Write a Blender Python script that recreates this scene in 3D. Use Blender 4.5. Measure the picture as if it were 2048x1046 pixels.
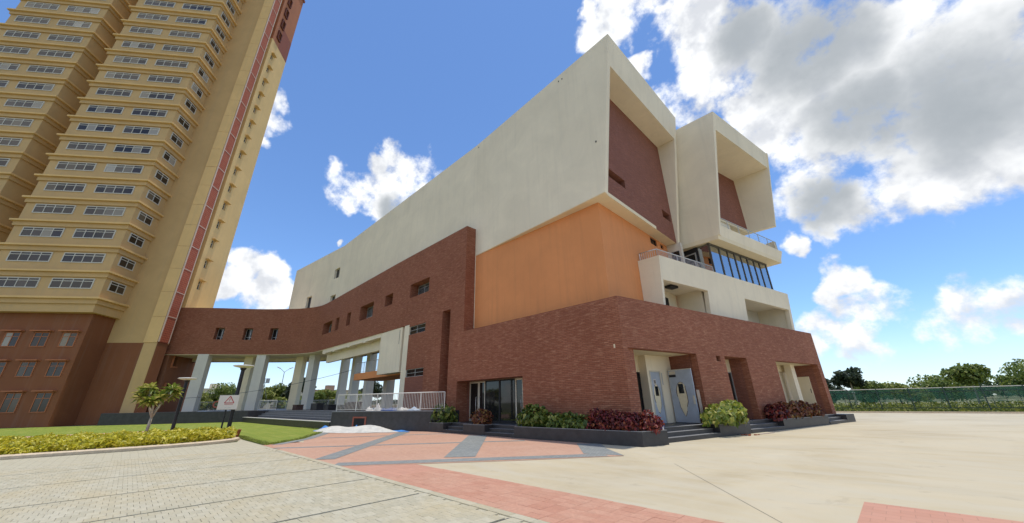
import bpy, bmesh, math, random
import numpy as np
from mathutils import Vector, Matrix

for o in list(bpy.data.objects):
    bpy.data.objects.remove(o)
scene = bpy.context.scene
COL = scene.collection
R = math.radians
random.seed(7)
RNG = np.random.default_rng(11)

# ------------------------------------------------------------------ camera
cam_d = bpy.data.cameras.new('camera')
cam = bpy.data.objects.new('camera', cam_d)
COL.objects.link(cam)
cam_d.sensor_fit = 'HORIZONTAL'
cam_d.sensor_width = 36.0
cam_d.lens = 717.0 / 2048.0 * 36.0
cam_d.clip_start = 0.05
cam_d.clip_end = 9000
M3 = Matrix(((0.702801, 0.270697, 0.657871), (0.711211, -0.246794, -0.658234), (-0.015823, 0.930492, -0.36597)))
cam.matrix_world = Matrix.Translation((0, 0, 1.6)) @ M3.to_4x4()
scene.camera = cam

# ------------------------------------------------------------------ world: sky with cumulus clouds
SUN = Vector((0.034, 0.106, 0.99)).normalized()
world = bpy.data.worlds.new('World')
scene.world = world
world.use_nodes = True
nt = world.node_tree
nt.nodes.clear()
W = nt.nodes.new
L = nt.links.new
w_out = W('ShaderNodeOutputWorld')
w_bg = W('ShaderNodeBackground')
w_bg.inputs['Strength'].default_value = 0.15
sky = W('ShaderNodeTexSky')
sky.sky_type = 'NISHITA'
sky.sun_disc = False
sky.sun_elevation = math.asin(SUN.z)
sky.sun_rotation = math.atan2(SUN.x, SUN.y)
sky.altitude = 900
sky.air_density = 1.0
sky.dust_density = 0.15
sky.ozone_density = 3.0
tc = W('ShaderNodeTexCoord')

def wmath(op, a, b=None, c=None, clamp=False):
    n = W('ShaderNodeMath')
    n.operation = op
    n.use_clamp = clamp
    for i, v in enumerate((a, b, c)):
        if v is None:
            continue
        if isinstance(v, (int, float)):
            n.inputs[i].default_value = v
        else:
            L(v, n.inputs[i])
    return n.outputs[0]

CLOUDS = [(-0.8217, 0.2751, 0.4991, 0.0419), (-0.7905, 0.3768, 0.4829, 0.062), (-0.7494, 0.3533, 0.56, 0.0474), (-0.776, 0.2848, 0.5628, 0.0315), (-0.7289, 0.4249, 0.5368, 0.0517), (-0.8035, 0.2294, 0.5493, 0.0261), (-0.7849, 0.0599, 0.6167, 0.0245), (-0.8121, 0.061, 0.5803, 0.0296), (-0.8336, 0.0654, 0.5484, 0.0139), (-0.8064, 0.03, 0.5906, 0.0381), (-0.8128, 0.2487, 0.5268, 0.0354), (-0.7941, 0.2974, 0.53, 0.0488), (-0.7772, 0.3512, 0.5221, 0.0631), (-0.7191, 0.4009, 0.5676, 0.0512), (-0.8113, 0.3318, 0.4813, 0.0401), (-0.7607, 0.4012, 0.5102, 0.0622), (-0.6954, 0.4312, 0.5749, 0.0259), (-0.951, 0.1064, 0.2904, 0.0326), (-0.949, 0.1467, 0.2792, 0.0402), (-0.961, 0.0966, 0.259, 0.0299), (-0.9496, 0.1817, 0.2554, 0.0303), (-0.9611, 0.149, 0.2324, 0.0376), (-0.9654, 0.0819, 0.2476, 0.0214), (-0.9471, 0.2095, 0.2432, 0.0165), (-0.8807, 0.2827, 0.38, 0.0108), (-0.2642, 0.5472, 0.7942, 0.0352), (-0.2164, 0.5556, 0.8028, 0.0494), (-0.1561, 0.5956, 0.7879, 0.0525), (-0.2586, 0.5218, 0.813, 0.0264), (-0.0814, 0.6578, 0.7488, 0.0811), (-0.0149, 0.7184, 0.6955, 0.102), (0.0446, 0.7734, 0.6324, 0.1122), (0.0945, 0.827, 0.5543, 0.1139), (-0.1194, 0.7262, 0.6771, 0.0545), (-0.1964, 0.7165, 0.6693, 0.0387), (-0.1739, 0.7582, 0.6284, 0.0448), (-0.0029, 0.8517, 0.5241, 0.0802), (0.0499, 0.8861, 0.4609, 0.0909), (-0.0164, 0.9143, 0.4046, 0.062), (0.037, 0.9288, 0.3687, 0.0526), (-0.0096, 0.7989, 0.6014, 0.0627), (-0.0734, 0.794, 0.6034, 0.041), (-0.2074, 0.6561, 0.7256, 0.0275), (0.1815, 0.8371, 0.5161, 0.1246), (0.145, 0.911, 0.3862, 0.0989), (0.2321, 0.885, 0.4035, 0.1026), (-0.0758, 0.9477, 0.31, 0.0195), (-0.0622, 0.9503, 0.3051, 0.0173), (-0.0139, 0.9749, 0.222, 0.035), (-0.0503, 0.9772, 0.2062, 0.0237), (-0.0231, 0.9863, 0.163, 0.0362), (-0.0625, 0.989, 0.1339, 0.0402), (-0.1022, 0.9889, 0.108, 0.0296), (-0.0331, 0.9949, 0.0954, 0.0422), (0.0345, 0.9862, 0.1621, 0.0477), (0.0676, 0.9906, 0.1191, 0.0445), (0.1325, 0.981, 0.142, 0.0473)]
THICK = [(0.0626, 0.7675, 0.638, 0.124), (-0.0121, 0.7124, 0.7016, 0.0693), (0.0929, 0.8591, 0.5032, 0.0981), (0.0016, 0.924, 0.3823, 0.0715), (-0.8075, 0.3591, 0.4681, 0.05), (0.1966, 0.8624, 0.4664, 0.1328)]

# a little turbulence bends every cloud outline
wn = W('ShaderNodeTexNoise')
wn.inputs['Scale'].default_value = 11.0
wn.inputs['Detail'].default_value = 4.0
wn.inputs['Roughness'].default_value = 0.55
L(tc.outputs['Generated'], wn.inputs['Vector'])
wv = W('ShaderNodeVectorMath')
wv.operation = 'SUBTRACT'
L(wn.outputs['Color'], wv.inputs[0])
wv.inputs[1].default_value = (0.5, 0.5, 0.5)
ws = W('ShaderNodeVectorMath')
ws.operation = 'MULTIPLY_ADD'
L(wv.outputs[0], ws.inputs[0])
ws.inputs[1].default_value = (0.10, 0.10, 0.10)
L(tc.outputs['Generated'], ws.inputs[2])
wnrm = W('ShaderNodeVectorMath')
wnrm.operation = 'NORMALIZE'
L(ws.outputs[0], wnrm.inputs[0])
WARP = wnrm.outputs[0]

def blobs(lst):
    acc = None
    for (x, y, z, r) in lst:
        d = W('ShaderNodeVectorMath')
        d.operation = 'DOT_PRODUCT'
        L(WARP, d.inputs[0])
        v = Vector((x, y, z)).normalized()
        d.inputs[1].default_value = v
        r *= 1.2
        k = 2.0 / (r * r)
        m = wmath('MULTIPLY_ADD', d.outputs['Value'], k, 1.0 - k)
        acc = m if acc is None else wmath('MAXIMUM', acc, m)
    return wmath('MAXIMUM', acc, -2.6)

def wnoise(scale, detail, rough, dist=0.0, off=(0, 0, 0)):
    mp = W('ShaderNodeMapping')
    mp.inputs['Location'].default_value = off
    L(tc.outputs['Generated'], mp.inputs['Vector'])
    n = W('ShaderNodeTexNoise')
    n.inputs['Scale'].default_value = scale
    n.inputs['Detail'].default_value = detail
    n.inputs['Roughness'].default_value = rough
    n.inputs['Distortion'].default_value = dist
    L(mp.outputs[0], n.inputs['Vector'])
    return n.outputs['Fac']

n_big = wnoise(8.0, 8.0, 0.60)
n_up = wnoise(8.0, 4.0, 0.55, 0.0, tuple(0.035 * c for c in (0.1, 0.2, 0.97)))
n_veil = wnoise(4.0, 2.0, 0.6, 0.0, (7.3, 0.2, 2.4))
mask = blobs(CLOUDS)
nz = wmath('MULTIPLY', wmath('SUBTRACT', n_big, 0.5), 6.5)
# broken cumulus added over the unseen sky, its cover raised to lift the fill light
vd_ = W('ShaderNodeVectorMath')
vd_.operation = 'DOT_PRODUCT'
L(tc.outputs['Generated'], vd_.inputs[0])
vd_.inputs[1].default_value = (-0.658, 0.658, 0.366)
rest = W('ShaderNodeMapRange')
rest.inputs['From Min'].default_value = 0.36
rest.inputs['From Max'].default_value = 0.18
rest.inputs['To Min'].default_value = -4.0
rest.inputs['To Max'].default_value = 0.0
L(vd_.outputs['Value'], rest.inputs['Value'])
gen = wmath('ADD', rest.outputs[0], wmath('MULTIPLY_ADD', n_veil, 5.0, -2.2))
mask = wmath('MAXIMUM', mask, wmath('MINIMUM', gen, 1.0))
thick = wmath('MAXIMUM', blobs(THICK), 0.0)
field = wmath('ADD', wmath('ADD', mask, nz), wmath('MULTIPLY_ADD', thick, 0.35, 0.12))
mr = W('ShaderNodeMapRange')
mr.interpolation_type = 'SMOOTHSTEP'
mr.inputs['From Min'].default_value = 0.0
mr.inputs['From Max'].default_value = 1.15
L(field, mr.inputs['Value'])
dens = mr.outputs[0]
# thickness: broad grey undersides where the cloud is deep
tn = wmath('MULTIPLY_ADD', wmath('SUBTRACT', n_big, 0.5), 0.9, thick)
mrt = W('ShaderNodeMapRange')
mrt.interpolation_type = 'SMOOTHSTEP'
mrt.inputs['From Min'].default_value = -0.05
mrt.inputs['From Max'].default_value = 1.15
L(tn, mrt.inputs['Value'])
# puffs: lit where the cloud thins out towards the sun, grey below the next puff
shade = W('ShaderNodeMapRange')
shade.interpolation_type = 'SMOOTHSTEP'
shade.inputs['From Min'].default_value = 0.13
shade.inputs['From Max'].default_value = -0.10
L(wmath('SUBTRACT', n_up, n_big), shade.inputs['Value'])
c_puff = W('ShaderNodeMix')
c_puff.data_type = 'RGBA'
c_puff.inputs['A'].default_value = (3.3, 3.42, 3.65, 1)
c_puff.inputs['B'].default_value = (5.2, 5.25, 5.3, 1)
L(shade.outputs[0], c_puff.inputs['Factor'])
c_col = W('ShaderNodeMix')
c_col.data_type = 'RGBA'
c_col.inputs['B'].default_value = (1.9, 2.08, 2.25, 1)
L(mrt.outputs[0], c_col.inputs['Factor'])
L(c_puff.outputs['Result'], c_col.inputs['A'])
# pale air towards the horizon
sep = W('ShaderNodeSeparateXYZ')
L(tc.outputs['Generated'], sep.inputs[0])
hz = W('ShaderNodeMapRange')
hz.interpolation_type = 'SMOOTHSTEP'
hz.inputs['From Min'].default_value = 0.20
hz.inputs['From Max'].default_value = -0.02
L(sep.outputs['Z'], hz.inputs['Value'])
veil = wmath('MULTIPLY', hz.outputs[0], wmath('MULTIPLY_ADD', n_veil, 1.1, -0.05, clamp=True))
c_sky = W('ShaderNodeMix')
c_sky.data_type = 'RGBA'
c_sky.inputs['B'].default_value = (3.9, 4.2, 4.7, 1)
L(veil, c_sky.inputs['Factor'])
c_air = W('ShaderNodeMix')
c_air.data_type = 'RGBA'
c_air.blend_type = 'MULTIPLY'
c_air.inputs['Factor'].default_value = 1.0
c_air.inputs['B'].default_value = (0.66, 0.78, 0.90, 1)
L(sky.outputs[0], c_air.inputs['A'])
L(c_air.outputs['Result'], c_sky.inputs['A'])
c_fin = W('ShaderNodeMix')
c_fin.data_type = 'RGBA'
L(dens, c_fin.inputs['Factor'])
L(c_sky.outputs['Result'], c_fin.inputs['A'])
L(c_col.outputs['Result'], c_fin.inputs['B'])
L(c_fin.outputs['Result'], w_bg.inputs['Color'])
L(w_bg.outputs[0], w_out.inputs['Surface'])

# ------------------------------------------------------------------ sun and exposure
sun_d = bpy.data.lights.new('sun', 'SUN')
sun_d.energy = 2.05
sun_d.angle = R(0.53)
sun_d.color = (1.0, 0.955, 0.87)
sun = bpy.data.objects.new('sun', sun_d)
COL.objects.link(sun)
sun.location = (0, 0, 120)
sun.rotation_euler = (-SUN).to_track_quat('-Z', 'Y').to_euler()
vs = scene.view_settings
vs.view_transform = 'Standard'
vs.look = 'None'
vs.exposure = 0.60
vs.gamma = 1.0
vs.use_curve_mapping = False
scene.render.engine = 'CYCLES'
scene.render.resolution_x = 1024
scene.render.resolution_y = 523
scene.cycles.max_bounces = 8
scene.cycles.diffuse_bounces = 4
world.cycles.sampling_method = 'MANUAL'
world.cycles.sample_map_resolution = 512

# ------------------------------------------------------------------ helpers: materials
MATS = {}

def new_mat(name):
    m = bpy.data.materials.new(name)
    m.use_nodes = True
    m.node_tree.nodes.clear()
    MATS[name] = m
    t = m.node_tree
    out = t.nodes.new('ShaderNodeOutputMaterial')
    b = t.nodes.new('ShaderNodeBsdfPrincipled')
    t.links.new(b.outputs[0], out.inputs['Surface'])
    return m, t, b

def node(t, typ, **kw):
    n = t.nodes.new(typ)
    for k, v in kw.items():
        if k in n.inputs.keys():
            n.inputs[k].default_value = v
        else:
            setattr(n, k, v)
    return n

def ramp(t, fac, stops):
    r = t.nodes.new('ShaderNodeValToRGB')
    while len(r.color_ramp.elements) > len(stops):
        r.color_ramp.elements.remove(r.color_ramp.elements[-1])
    while len(r.color_ramp.elements) < len(stops):
        r.color_ramp.elements.new(0.5)
    for e_, (p, c) in zip(r.color_ramp.elements, stops):
        e_.position = p
        e_.color = (*c, 1)
    t.links.new(fac, r.inputs['Fac'])
    return r.outputs['Color']

def mixc(t, fac, a, b, mode='MIX'):
    n = t.nodes.new('ShaderNodeMix')
    n.data_type = 'RGBA'
    n.blend_type = mode
    for key, v in (('Factor', fac), ('A', a), ('B', b)):
        if isinstance(v, (int, float)):
            n.inputs[key].default_value = v
        elif isinstance(v, tuple):
            n.inputs[key].default_value = (*v, 1)
        else:
            t.links.new(v, n.inputs[key])
    return n.outputs['Result']

def noise(t, vec, scale, detail=4, rough=0.55, dist=0.0, stretch=None):
    if stretch:
        mp = t.nodes.new('ShaderNodeMapping')
        mp.inputs['Scale'].default_value = stretch
        t.links.new(vec, mp.inputs['Vector'])
        vec = mp.outputs[0]
    n = t.nodes.new('ShaderNodeTexNoise')
    n.inputs['Scale'].default_value = scale
    n.inputs['Detail'].default_value = detail
    n.inputs['Roughness'].default_value = rough
    n.inputs['Distortion'].default_value = dist
    t.links.new(vec, n.inputs['Vector'])
    return n.outputs['Fac']

def bump(t, b, height, strength=0.3, dist=0.02):
    n = t.nodes.new('ShaderNodeBump')
    n.inputs['Strength'].default_value = strength
    n.inputs['Distance'].default_value = dist
    t.links.new(height, n.inputs['Height'])
    t.links.new(n.outputs[0], b.inputs['Normal'])

def pos(t):
    g = t.nodes.new('ShaderNodeNewGeometry')
    return g.outputs['Position']

def uvn(t):
    return t.nodes.new('ShaderNodeUVMap').outputs[0]

def plain(name, col, rough=0.6, metal=0.0, var=0.12, scale=6.0, bmp=0.0, bscale=40, spec=0.5):
    m, t, b = new_mat(name)
    p = pos(t)
    n = noise(t, p, scale, 5, 0.6)
    lo = tuple(c * (1 - var) for c in col)
    hi = tuple(min(1, c * (1 + var)) for c in col)
    t.links.new(ramp(t, n, [(0.3, lo), (0.7, hi)]), b.inputs['Base Color'])
    b.inputs['Roughness'].default_value = rough
    b.inputs['Metallic'].default_value = metal
    b.inputs['Specular IOR Level'].default_value = spec
    if bmp:
        bump(t, b, noise(t, p, bscale, 4), bmp, 0.01)
    return m

def plaster(name, col, dirt=(0.30, 0.27, 0.22), amount=0.25):
    m, t, b = new_mat(name)
    p = pos(t)
    big = noise(t, p, 0.35, 6, 0.62, 0.5)
    mid = noise(t, p, 2.6, 6, 0.6)
    streak = noise(t, p, 1.0, 5, 0.6, 0.0, (2.4, 2.4, 0.12))
    c = mixc(t, ramp(t, big, [(0.35, (0, 0, 0)), (0.75, (1, 1, 1))]), tuple(x * 0.90 for x in col), tuple(min(1, x * 1.05) for x in col))
    c = mixc(t, ramp(t, mid, [(0.42, (0, 0, 0)), (0.72, (0.35, 0.35, 0.35))]), c, tuple(x * 0.93 for x in col))
    f = ramp(t, streak, [(0.50, (0, 0, 0)), (0.72, (amount, amount, amount))])
    c = mixc(t, f, c, tuple(a * 0.55 + d * 0.45 for a, d in zip(col, dirt)))
    t.links.new(c, b.inputs['Base Color'])
    b.inputs['Roughness'].default_value = 0.85
    b.inputs['Specular IOR Level'].default_value = 0.25
    h = t.nodes.new('ShaderNodeMath')
    h.operation = 'ADD'
    t.links.new(noise(t, p, 60, 4), h.inputs[0])
    t.links.new(noise(t, p, 3, 4), h.inputs[1])
    bump(t, b, h.outputs[0], 0.18, 0.015)
    return m

def brick_mat(name, c1, c2, mortar, bw=0.30, bh=0.062, gap=0.007, hi=None, bstr=0.55):
    m, t, b = new_mat(name)
    u = uvn(t)
    br = t.nodes.new('ShaderNodeTexBrick')
    br.offset = 0.37
    br.inputs['Scale'].default_value = 1.0
    br.inputs['Brick Width'].default_value = bw
    br.inputs['Row Height'].default_value = bh
    br.inputs['Mortar Size'].default_value = gap
    br.inputs['Mortar Smooth'].default_value = 0.25
    br.inputs['Bias'].default_value = -0.1
    br.inputs['Color1'].default_value = (*c1, 1)
    br.inputs['Color2'].default_value = (*c2, 1)
    br.inputs['Mortar'].default_value = (*mortar, 1)
    wob = t.nodes.new('ShaderNodeMapping')
    t.links.new(u, wob.inputs[0])
    t.links.new(wob.outputs[0], br.inputs['Vector'])
    p = pos(t)
    big = noise(t, p, 0.5, 6, 0.65)
    mid = noise(t, u, 1.0, 5, 0.7, 0, (2.2, 11.0, 1))
    c = mixc(t, ramp(t, big, [(0.35, (0, 0, 0)), (0.7, (0.55, 0.55, 0.55))]), br.outputs['Color'], tuple(x * 0.72 for x in c1))
    if hi is None:
        hi = tuple(min(1, x * 1.9) for x in c2)
    c = mixc(t, ramp(t, mid, [(0.53, (0, 0, 0)), (0.72, (0.6, 0.6, 0.6))]), c, hi)
    t.links.new(c, b.inputs['Base Color'])
    b.inputs['Roughness'].default_value = 0.8
    b.inputs['Specular IOR Level'].default_value = 0.3
    h = t.nodes.new('ShaderNodeMath')
    h.operation = 'MULTIPLY_ADD'
    h.inputs[1].default_value = -1.0
    t.links.new(br.outputs['Fac'], h.inputs[0])
    h2 = t.nodes.new('ShaderNodeMath')
    h2.operation = 'MULTIPLY'
    h2.inputs[1].default_value = 1.3
    t.links.new(mid, h2.inputs[0])
    t.links.new(h2.outputs[0], h.inputs[2])
    bump(t, b, h.outputs[0], bstr, 0.02)
    return m

def leaf_mat(name, stops, rough=0.45, trans=0.35):
    m = bpy.data.materials.new(name)
    m.use_nodes = True
    t = m.node_tree
    t.nodes.clear()
    MATS[name] = m
    out = t.nodes.new('ShaderNodeOutputMaterial')
    g = t.nodes.new('ShaderNodeNewGeometry')
    c = ramp(t, g.outputs['Random Per Island'], stops)
    b = t.nodes.new('ShaderNodeBsdfPrincipled')
    b.inputs['Roughness'].default_value = rough
    t.links.new(c, b.inputs['Base Color'])
    tr = t.nodes.new('ShaderNodeBsdfTranslucent')
    t.links.new(c, tr.inputs['Color'])
    mx = t.nodes.new('ShaderNodeMixShader')
    mx.inputs[0].default_value = trans
    t.links.new(b.outputs[0], mx.inputs[1])
    t.links.new(tr.outputs[0], mx.inputs[2])
    t.links.new(mx.outputs[0], out.inputs['Surface'])
    return m

WHITE = plaster('white_plaster', (0.85, 0.75, 0.565), amount=0.26)
CREAM = plaster('cream_plaster', (0.82, 0.70, 0.48), amount=0.15)
GREYW = plaster('grey_white_paint', (0.66, 0.62, 0.53), amount=0.25)
ORANGE = plaster('orange_plaster', (0.74, 0.30, 0.115), dirt=(0.2, 0.1, 0.06), amount=0.35)
TAN = plaster('tan_plaster', (0.79, 0.52, 0.22), amount=0.3)
TAND = plaster('tan_dark_plaster', (0.62, 0.41, 0.185), amount=0.3)
TERRA = plaster('terracotta_paint', (0.46, 0.17, 0.08), amount=0.3)
TERRAD = plaster('terracotta_dark_paint', (0.30, 0.095, 0.062), amount=0.3)
SURR = plaster('dark_surround_paint', (0.15, 0.045, 0.03), amount=0.2)
BROWNP = plaster('brown_base_paint', (0.26, 0.10, 0.045), amount=0.3)
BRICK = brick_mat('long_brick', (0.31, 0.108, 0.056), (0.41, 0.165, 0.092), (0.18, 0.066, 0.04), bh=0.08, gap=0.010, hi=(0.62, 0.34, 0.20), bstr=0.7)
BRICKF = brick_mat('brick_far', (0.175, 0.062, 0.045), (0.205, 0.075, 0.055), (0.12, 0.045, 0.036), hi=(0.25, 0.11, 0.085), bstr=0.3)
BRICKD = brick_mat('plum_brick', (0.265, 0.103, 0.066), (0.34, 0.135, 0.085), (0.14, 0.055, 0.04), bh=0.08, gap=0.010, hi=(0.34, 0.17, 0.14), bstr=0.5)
GRANITE = plain('dark_granite', (0.032, 0.029, 0.030), 0.42, 0, 0.35, 3.0, 0.08, 60)
GRANLIT = plain('sunlit_granite_top', (0.22, 0.22, 0.22), 0.5, 0, 0.2, 5.0)  # paler than the dark granite: sunlight on the tops put into the colour
STEEL = plain('brushed_steel', (0.62, 0.60, 0.57), 0.35, 0.6, 0.1)
PAINTW = plain('white_metal_paint', (0.70, 0.67, 0.60), 0.45, 0, 0.06)
ALU = plain('aluminium', (0.50, 0.50, 0.48), 0.4, 0.5, 0.08)
DARKM = plain('dark_metal', (0.022, 0.022, 0.026), 0.5, 0.2, 0.2)
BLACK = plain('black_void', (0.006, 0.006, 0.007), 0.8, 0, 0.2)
FRAMEC = plain('cream_frame', (0.62, 0.57, 0.46), 0.45, 0.1, 0.06)
SOIL = plain('soil', (0.09, 0.06, 0.04), 0.95, 0, 0.4, 12, 0.5, 30)
BARK = plain('bark', (0.12, 0.09, 0.06), 0.9, 0, 0.3, 10, 0.5, 25)
BARKP = plain('pale_bark', (0.42, 0.38, 0.30), 0.85, 0, 0.2, 10)
BLUEP = plain('blue_plastic', (0.02, 0.07, 0.27), 0.4, 0, 0.25, 8)
TARP = plain('blue_tarp', (0.06, 0.25, 0.62), 0.45, 0, 0.25, 4)
SACK = plain('white_sack', (0.68, 0.66, 0.62), 0.8, 0, 0.15, 8, 0.4, 14)
KERB = plain('kerb_concrete', (0.62, 0.50, 0.36), 0.85, 0, 0.15, 6, 0.2, 40)
FENCEG = plain('green_fence_paint', (0.02, 0.05, 0.045), 0.5, 0.1, 0.1)
DOORB = plain('blue_grey_film', (0.40, 0.45, 0.52), 0.35, 0, 0.12, 2.2, 0.12, 8)
REDP = plain('red_sign_paint', (0.50, 0.05, 0.05), 0.5, 0, 0.05)
SIGNW = plain('sign_white', (0.74, 0.66, 0.58), 0.45, 0, 0.04)
PATCH = plain('bare_door_cream', (0.80, 0.70, 0.48), 0.5, 0, 0.06)
WOODP = plain('ply_board', (0.42, 0.33, 0.26), 0.7, 0, 0.2, 3)
DARKB = plain('dark_rust', (0.07, 0.035, 0.025), 0.8, 0, 0.3)
RUST = plain('terracotta_pot', (0.34, 0.10, 0.045), 0.8, 0, 0.3, 15)
FARB = plain('far_cream', (0.62, 0.55, 0.42), 0.9, 0, 0.08, 0.2)
FARW = plain('far_brown_wall', (0.36, 0.25, 0.17), 0.9, 0, 0.15, 0.8)

def glass_dark(name, col, rough=0.04):
    m, t, b = new_mat(name)
    p = pos(t)
    n = noise(t, p, 1.2, 3)
    t.links.new(ramp(t, n, [(0.3, tuple(c * 0.6 for c in col)), (0.7, col)]), b.inputs['Base Color'])
    b.inputs['Roughness'].default_value = rough
    b.inputs['IOR'].default_value = 1.5
    return m
GLASSD = glass_dark('dark_window_glass', (0.020, 0.020, 0.020))
def tower_glass():
    m, t, b = new_mat('tower_window_glass')
    oi = t.nodes.new('ShaderNodeObjectInfo')
    c = ramp(t, oi.outputs['Random'], [(0.0, (0.02, 0.014, 0.01)), (0.6, (0.05, 0.034, 0.024)), (0.8, (0.10, 0.075, 0.05)), (0.9, (0.30, 0.25, 0.18)), (1.0, (0.40, 0.36, 0.30))])
    t.links.new(c, b.inputs['Base Color'])
    b.inputs['Roughness'].default_value = 0.10
    return m
GLASST = tower_glass()

def glass_clear(name, tint, ior=1.9, floor=0.0):
    m = bpy.data.materials.new(name)
    m.use_nodes = True
    t = m.node_tree
    t.nodes.clear()
    MATS[name] = m
    out = t.nodes.new('ShaderNodeOutputMaterial')
    g = t.nodes.new('ShaderNodeBsdfGlossy')
    g.inputs['Roughness'].default_value = 0.01
    g.inputs['Color'].default_value = (0.9, 0.95, 1, 1)
    tr = t.nodes.new('ShaderNodeBsdfTransparent')
    tr.inputs['Color'].default_value = (*tint, 1)
    f = t.nodes.new('ShaderNodeFresnel')
    f.inputs['IOR'].default_value = ior
    mx = t.nodes.new('ShaderNodeMixShader')
    mxf = t.nodes.new('ShaderNodeMath')
    mxf.operation = 'MAXIMUM'
    mxf.inputs[1].default_value = floor
    t.links.new(f.outputs[0], mxf.inputs[0])
    t.links.new(mxf.outputs[0], mx.inputs[0])
    t.links.new(tr.outputs[0], mx.inputs[1])
    t.links.new(g.outputs[0], mx.inputs[2])
    t.links.new(mx.outputs[0], out.inputs['Surface'])
    return m
GLASSC = glass_clear('clear_glazing', (0.78, 0.85, 0.84), 2.0, 0.52)
GLASSR = glass_clear('railing_glass', (0.93, 0.95, 0.95), 1.15)
NETM = None

def net_mat():
    m = bpy.data.materials.new('green_netting')
    m.use_nodes = True
    t = m.node_tree
    t.nodes.clear()
    out = t.nodes.new('ShaderNodeOutputMaterial')
    d = t.nodes.new('ShaderNodeBsdfPrincipled')
    d.inputs['Base Color'].default_value = (0.03, 0.14, 0.09, 1)
    d.inputs['Roughness'].default_value = 0.7
    tr = t.nodes.new('ShaderNodeBsdfTransparent')
    mx = t.nodes.new('ShaderNodeMixShader')
    p = pos(t)
    f = ramp(t, noise(t, p, 1.2, 4), [(0.3, (0.1, 0.1, 0.1)), (0.7, (0.6, 0.6, 0.6))])
    t.links.new(f, mx.inputs[0])
    t.links.new(tr.outputs[0], mx.inputs[1])
    t.links.new(d.outputs[0], mx.inputs[2])
    t.links.new(mx.outputs[0], out.inputs['Surface'])
    return m
NETM = net_mat()

LEAF_G = leaf_mat('leaf_green', [(0.0, (0.05, 0.09, 0.014)), (0.45, (0.11, 0.17, 0.024)), (0.8, (0.23, 0.28, 0.045)), (1.0, (0.46, 0.44, 0.12))])
LEAF_Y = leaf_mat('leaf_yellow_green', [(0.0, (0.08, 0.14, 0.018)), (0.4, (0.22, 0.28, 0.04)), (0.75, (0.40, 0.41, 0.07)), (1.0, (0.62, 0.56, 0.2))])
LEAF_BED = leaf_mat('leaf_golden', [(0.0, (0.32, 0.32, 0.02)), (0.4, (0.58, 0.52, 0.035)), (0.8, (0.72, 0.63, 0.06)), (1.0, (0.82, 0.72, 0.16))])
LEAF_R = leaf_mat('leaf_red', [(0.0, (0.05, 0.012, 0.012)), (0.4, (0.15, 0.02, 0.022)), (0.8, (0.30, 0.045, 0.035)), (1.0, (0.36, 0.13, 0.04))])
LEAF_RB = leaf_mat('leaf_copper', [(0.0, (0.06, 0.02, 0.015)), (0.4, (0.20, 0.06, 0.03)), (0.75, (0.30, 0.12, 0.04)), (1.0, (0.34, 0.24, 0.06))])
LEAF_T = leaf_mat('leaf_tree', [(0.0, (0.07, 0.11, 0.02)), (0.5, (0.15, 0.21, 0.035)), (0.9, (0.27, 0.32, 0.06)), (1.0, (0.36, 0.36, 0.1))], 0.6)
LEAF_T2 = leaf_mat('leaf_tree_light', [(0.0, (0.09, 0.13, 0.02)), (0.5, (0.22, 0.27, 0.045)), (1.0, (0.42, 0.40, 0.1))], 0.6)
LEAF_D = leaf_mat('leaf_dark', [(0.0, (0.02, 0.035, 0.02)), (0.6, (0.045, 0.07, 0.03)), (1.0, (0.10, 0.12, 0.05))], 0.6)
GRASS = leaf_mat('grass_blade', [(0.0, (0.16, 0.21, 0.03)), (0.5, (0.24, 0.29, 0.045)), (1.0, (0.36, 0.36, 0.09))], 0.6)
WEED = leaf_mat('weed_leaf', [(0.0, (0.06, 0.09, 0.015)), (0.5, (0.16, 0.20, 0.03)), (1.0, (0.34, 0.33, 0.06))], 0.6)

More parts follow.
